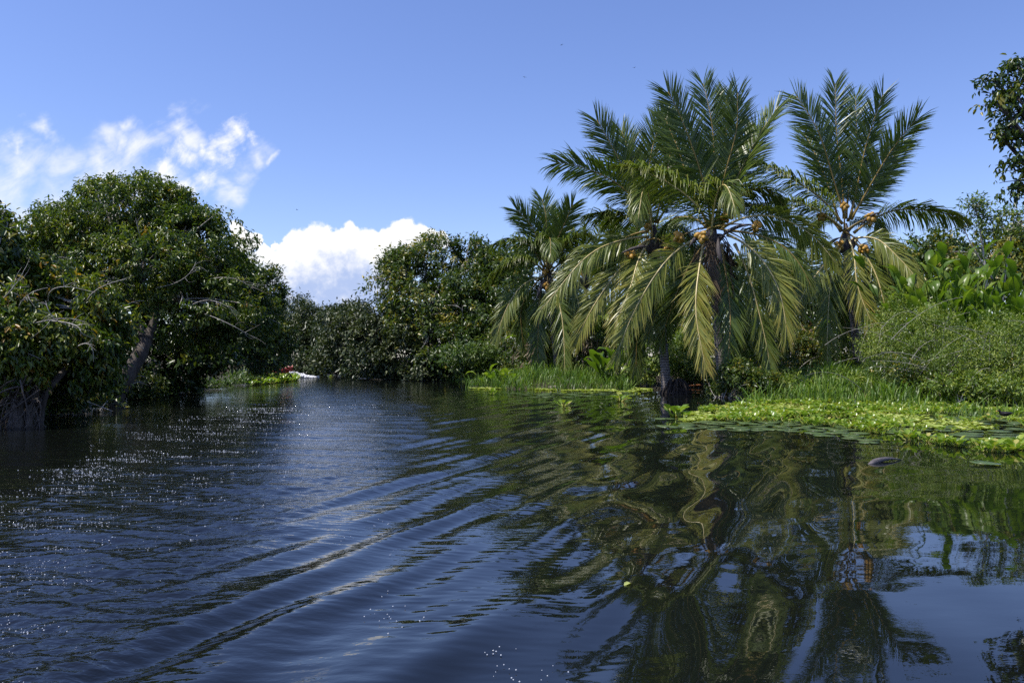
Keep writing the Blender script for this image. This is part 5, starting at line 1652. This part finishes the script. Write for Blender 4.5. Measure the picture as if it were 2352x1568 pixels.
body = [(0.17, 0, 0.175), (0.11, 0, 0.165), (0.05, 0, 0.155), (-0.01, 0, 0.150), (-0.06, 0, 0.158), (-0.085, 0, 0.18), (-0.10, 0, 0.205), (-0.115, 0, 0.218), (-0.135, 0, 0.215), (-0.15, 0, 0.208)]
link('body', MB().add(*tube(body, [0.006, 0.028, 0.045, 0.052, 0.044, 0.026, 0.02, 0.022, 0.019, 0.006], 10)).mesh('body', M['feather'], (0, 0, 0), True), bird)
link('beak', MB().add(*tube([(-0.148, 0, 0.209), (-0.168, 0, 0.204), (-0.185, 0, 0.198)], [0.009, 0.006, 0.001], 6)).mesh('beak', M['beak'], (0, 0, 0), True), bird)
for s in (-1, 1):
    link('wing', MB().add(*tube([(-0.05, s * 0.042, 0.165), (0.03, s * 0.05, 0.165), (0.10, s * 0.032, 0.17), (0.16, s * 0.012, 0.176)], [0.012, 0.026, 0.018, 0.003], 7)).mesh('wing', M['feather'], (0, 0, 0), True), bird)
    link('leg', MB().add(*tube([(0.01 + 0.03 * s, s * 0.02, 0.12), (0.03 + 0.03 * s, s * 0.02, 0.06), (0.01 + 0.045 * s, s * 0.02, 0.004), (-0.03 + 0.045 * s, s * 0.02, 0.002)], [0.006, 0.004, 0.004, 0.003], 5)).mesh('leg', M['birdleg'], (0, 0, 0), True), bird)

# birds far up in the sky
for i, (dx, dy, lab) in enumerate([(1457, 155, 'tiny dark bird gliding high above the crowded palms'), (1205, 177, 'tiny dark bird in the open blue middle of the sky'), (682, 481, 'tiny dark bird just above the big cumulus cloud'), (1290, 103, 'highest tiny dark bird in the sky')]):
    c = W(dx, dy, 120)
    bd = thing('flying_bird', lab, 'bird', c)
    link('body', MB().add(*tube([(-0.22, 0, 0), (-0.1, 0, 0.01), (0.05, 0, 0), (0.25, 0, 0.02)], [0.01, 0.06, 0.06, 0.01], 6)).mesh('body', M['feather'], (0, 0, 0), True), bd)
    for s in (-1, 1):
        V = np.array([(0.08, 0.03 * s, 0.0), (-0.08, 0.03 * s, 0.0), (0.06, 0.28 * s, 0.09), (-0.06, 0.28 * s, 0.09), (-0.04, 0.55 * s, 0.04)])
        V = np.concatenate((V, V + (0, 0, 0.012)))
        link('wing', MB().add(V, [np.array([(0, 1, 3, 2), (5, 7, 8, 6)]), np.array([(2, 3, 4), (7, 9, 8)])]).mesh('wing', M['feather']), bd)
    bd.rotation_euler = (0.1, 0.0, 0.9 + i)
    bd.scale = (0.6, 0.6, 0.6)

# red motorboat coming round the bend
bc = G(662, 871)
bc = np.array((-13.6, 50.5, 0.0))
boat = thing('motorboat', 'red motorboat with its bow raised rounding the bend behind the hyacinth patch', 'boat', bc)
st = np.linspace(0, 1, 12)
sec = []
for q in st:
    x = -2.2 + 4.4 * q
    wd_ = 0.72 * (1 - max(0, (q - 0.45) / 0.55) ** 2.2) + 0.01
    keel = -0.15 + 0.5 * max(0, (q - 0.6) / 0.4) ** 2
    gun = 0.42 + 0.38 * max(0, (q - 0.3) / 0.7) ** 1.6
    for (fy, fz) in ((-1, 1), (-0.85, 0.4), (0, 0), (0.85, 0.4), (1, 1), (0.93, 1), (0.75, 0.45), (0, 0.12), (-0.75, 0.45), (-0.93, 1)):
        sec.append((x, fy * wd_, keel + (gun - keel) * fz))
F = [(i * 10 + j, i * 10 + (j + 1) % 10, (i + 1) * 10 + (j + 1) % 10, (i + 1) * 10 + j) for i in range(11) for j in range(10)]
F += [(0, 9, 8, 1), (1, 8, 7, 2), (2, 7, 6, 3), (3, 6, 5, 4)]
link('hull', MB().add(sec, np.array(F)).mesh('hull', M['red_paint'], (0, 0, 0), True), boat)
for x in (-1.1, 0.2):
    V, F2 = tube([(x, -0.66, 0.30), (x, 0.66, 0.30)], 0.10, 4)
    link('bench', MB().add(V, F2).mesh('bench', M['cream_paint']), boat)
mo = link('outboard_motor', MB().add(*tube([(-2.35, 0, -0.3), (-2.35, 0, 0.2), (-2.33, 0, 0.45), (-2.3, 0, 0.75), (-2.3, 0, 0.9)], [0.06, 0.07, 0.14, 0.19, 0.10], 10)).mesh('outboard_motor', M['black_paint'], (0, 0, 0), True), boat)
a = np.linspace(0, 2 * math.pi, 17)
link('life_ring', MB().add(*tube(np.stack((-0.4 + 0 * a, 0.28 * np.cos(a), 0.75 + 0.28 * np.sin(a)), -1), 0.07, 8)).mesh('life_ring', M['orange_cloth'], (0, 0, 0), True), boat)
boat.rotation_euler = (0.0, math.radians(-5), math.radians(-18))
boat.scale = (0.85, 0.85, 0.85)
boat.location = (-15.25, 50.2, -0.06)
# white water thrown up by the bow
rr = np.random.RandomState(4)
mb = MB()
for k in range(1000):
    q = rr.rand()
    side = rr.rand() < 0.72
    c = np.array((-13.6 + 1.5 * q if side else -16.3 - 1.2 * q, 49.6 + rr.normal() * 0.35, 0.0))
    top = (0.50 * (1 - q) ** 1.2 + 0.04)
    c[2] = top * rr.rand() ** 0.7
    s = rr.uniform(0.015, 0.055)
    c[2] *= 0.7
    V, F2 = ellipsoid(c, s * 1.5, s, s, 5, 3)
    mb.add(V, F2)
o = link('white_water', mb.mesh('white_water', M['foam'], (0, 0, 0), True))
tag(o, 'white spray thrown up by the bow of the red motorboat', 'spray', None, 'stuff')

# leaf adrift
c = G(1433, 1349)
o = None
V, F, _k = leaf_arrays(np.array([c + (0, 0, 0.012)]), np.array([(0.7, 0.5, 0.25)]), np.array([(0.1, -0.2, 1.0)]), [0.055], [0.028], 0.3, True)
V2 = np.concatenate((V, V - (0, 0, 0.002)))
fl = link('fallen_leaf', MB().add(V2 - c, [np.concatenate((F, F[:, ::-1] + 6))], 0.9).mesh('fallen_leaf', M['lettuce']), None, tuple(c))
tag(fl, 'single pale yellow leaf floating on the dark blue water', 'leaf')

# bubbles
th = np.linspace(0, math.pi / 2, 4)
V = [(0, 0, 1)] + [(math.sin(t_) * math.cos(p_), math.sin(t_) * math.sin(p_), math.cos(t_)) for t_ in th[1:] for p_ in np.linspace(0, 2 * math.pi, 10, endpoint=False)]
tri = [(0, 1 + j, 1 + (j + 1) % 10) for j in range(10)]
quad = [(1 + i * 10 + j, 11 + i * 10 + j, 11 + i * 10 + (j + 1) % 10, 1 + i * 10 + (j + 1) % 10) for i in range(2) for j in range(10)]
BUB = mesh_from('bubble', V, [np.array(tri), np.array(quad)], M['bubble'], smooth=True)
rr = np.random.RandomState(6)
spots = []
for k in range(62):
    q = rr.rand()
    spots.append((850 + 420 * q + rr.normal() * 45, 1375 + 180 * q ** 0.8 + rr.normal() * 22))
for k in range(34):
    spots.append((770 + 150 * rr.rand(), 1160 + 120 * rr.rand()))
for dx, dy in spots:
    if dy > 1590:
        continue
    c = G(dx, dy)
    o = link('bubble', BUB, None, (c[0], c[1], 0.001))
    s = rr.uniform(0.0016, 0.0040)
    o.scale = (s, s, s)
    near_ = dy > 1330
    tag(o, 'small round bubble on the smooth dark blue water at the bottom' if near_ else 'small round bubble near the edge of the rough wake water', 'bubble',
        'bubbles on the near smooth water' if near_ else 'bubbles by the wake edge')

# sun glints on the rough water, added as tiny pale bubbles in streaks
def water_z(x, y):
    i = int(np.clip(np.searchsorted(yrow, y), 1, len(yrow) - 1))
    row = WX[i]
    j = int(np.clip(np.searchsorted(row, x), 1, len(row) - 1))
    return float(H[i, j])


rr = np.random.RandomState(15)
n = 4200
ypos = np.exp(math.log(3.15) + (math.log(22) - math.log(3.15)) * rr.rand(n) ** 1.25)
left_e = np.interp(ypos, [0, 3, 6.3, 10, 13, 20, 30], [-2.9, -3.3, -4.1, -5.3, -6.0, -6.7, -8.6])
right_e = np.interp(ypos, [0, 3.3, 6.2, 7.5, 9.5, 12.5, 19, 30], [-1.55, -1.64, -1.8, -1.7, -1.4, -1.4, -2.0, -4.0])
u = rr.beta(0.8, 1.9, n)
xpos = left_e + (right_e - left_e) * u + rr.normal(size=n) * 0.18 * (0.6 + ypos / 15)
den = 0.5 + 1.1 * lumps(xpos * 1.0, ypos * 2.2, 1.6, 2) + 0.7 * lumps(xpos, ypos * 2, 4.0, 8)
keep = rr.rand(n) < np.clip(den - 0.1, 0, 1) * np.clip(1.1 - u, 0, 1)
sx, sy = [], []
for x_, y_ in zip(xpos[keep], ypos[keep]):          # each streak of glint bubbles lies along a ripple crest
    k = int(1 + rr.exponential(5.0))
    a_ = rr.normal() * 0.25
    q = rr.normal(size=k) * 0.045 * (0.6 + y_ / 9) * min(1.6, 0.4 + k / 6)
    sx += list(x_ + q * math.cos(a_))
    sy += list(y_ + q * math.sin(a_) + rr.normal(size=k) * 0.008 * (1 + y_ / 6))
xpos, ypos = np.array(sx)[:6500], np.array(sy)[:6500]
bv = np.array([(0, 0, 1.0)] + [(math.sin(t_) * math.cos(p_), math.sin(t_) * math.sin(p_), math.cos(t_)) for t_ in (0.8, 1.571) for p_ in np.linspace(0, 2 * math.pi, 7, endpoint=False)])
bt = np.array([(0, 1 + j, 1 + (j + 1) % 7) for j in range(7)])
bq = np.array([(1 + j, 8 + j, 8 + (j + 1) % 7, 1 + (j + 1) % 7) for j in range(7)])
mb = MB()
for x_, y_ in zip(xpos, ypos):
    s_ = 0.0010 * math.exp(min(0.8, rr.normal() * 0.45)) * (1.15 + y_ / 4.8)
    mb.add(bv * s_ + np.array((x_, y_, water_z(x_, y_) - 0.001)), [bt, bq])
o = link('wake_glints', mb.mesh('wake_glints', M['bubble'], (0, 0, 0), True))
tag(o, 'pale bubbles standing for sun glints over the rough wake water', 'foam', None, 'stuff')
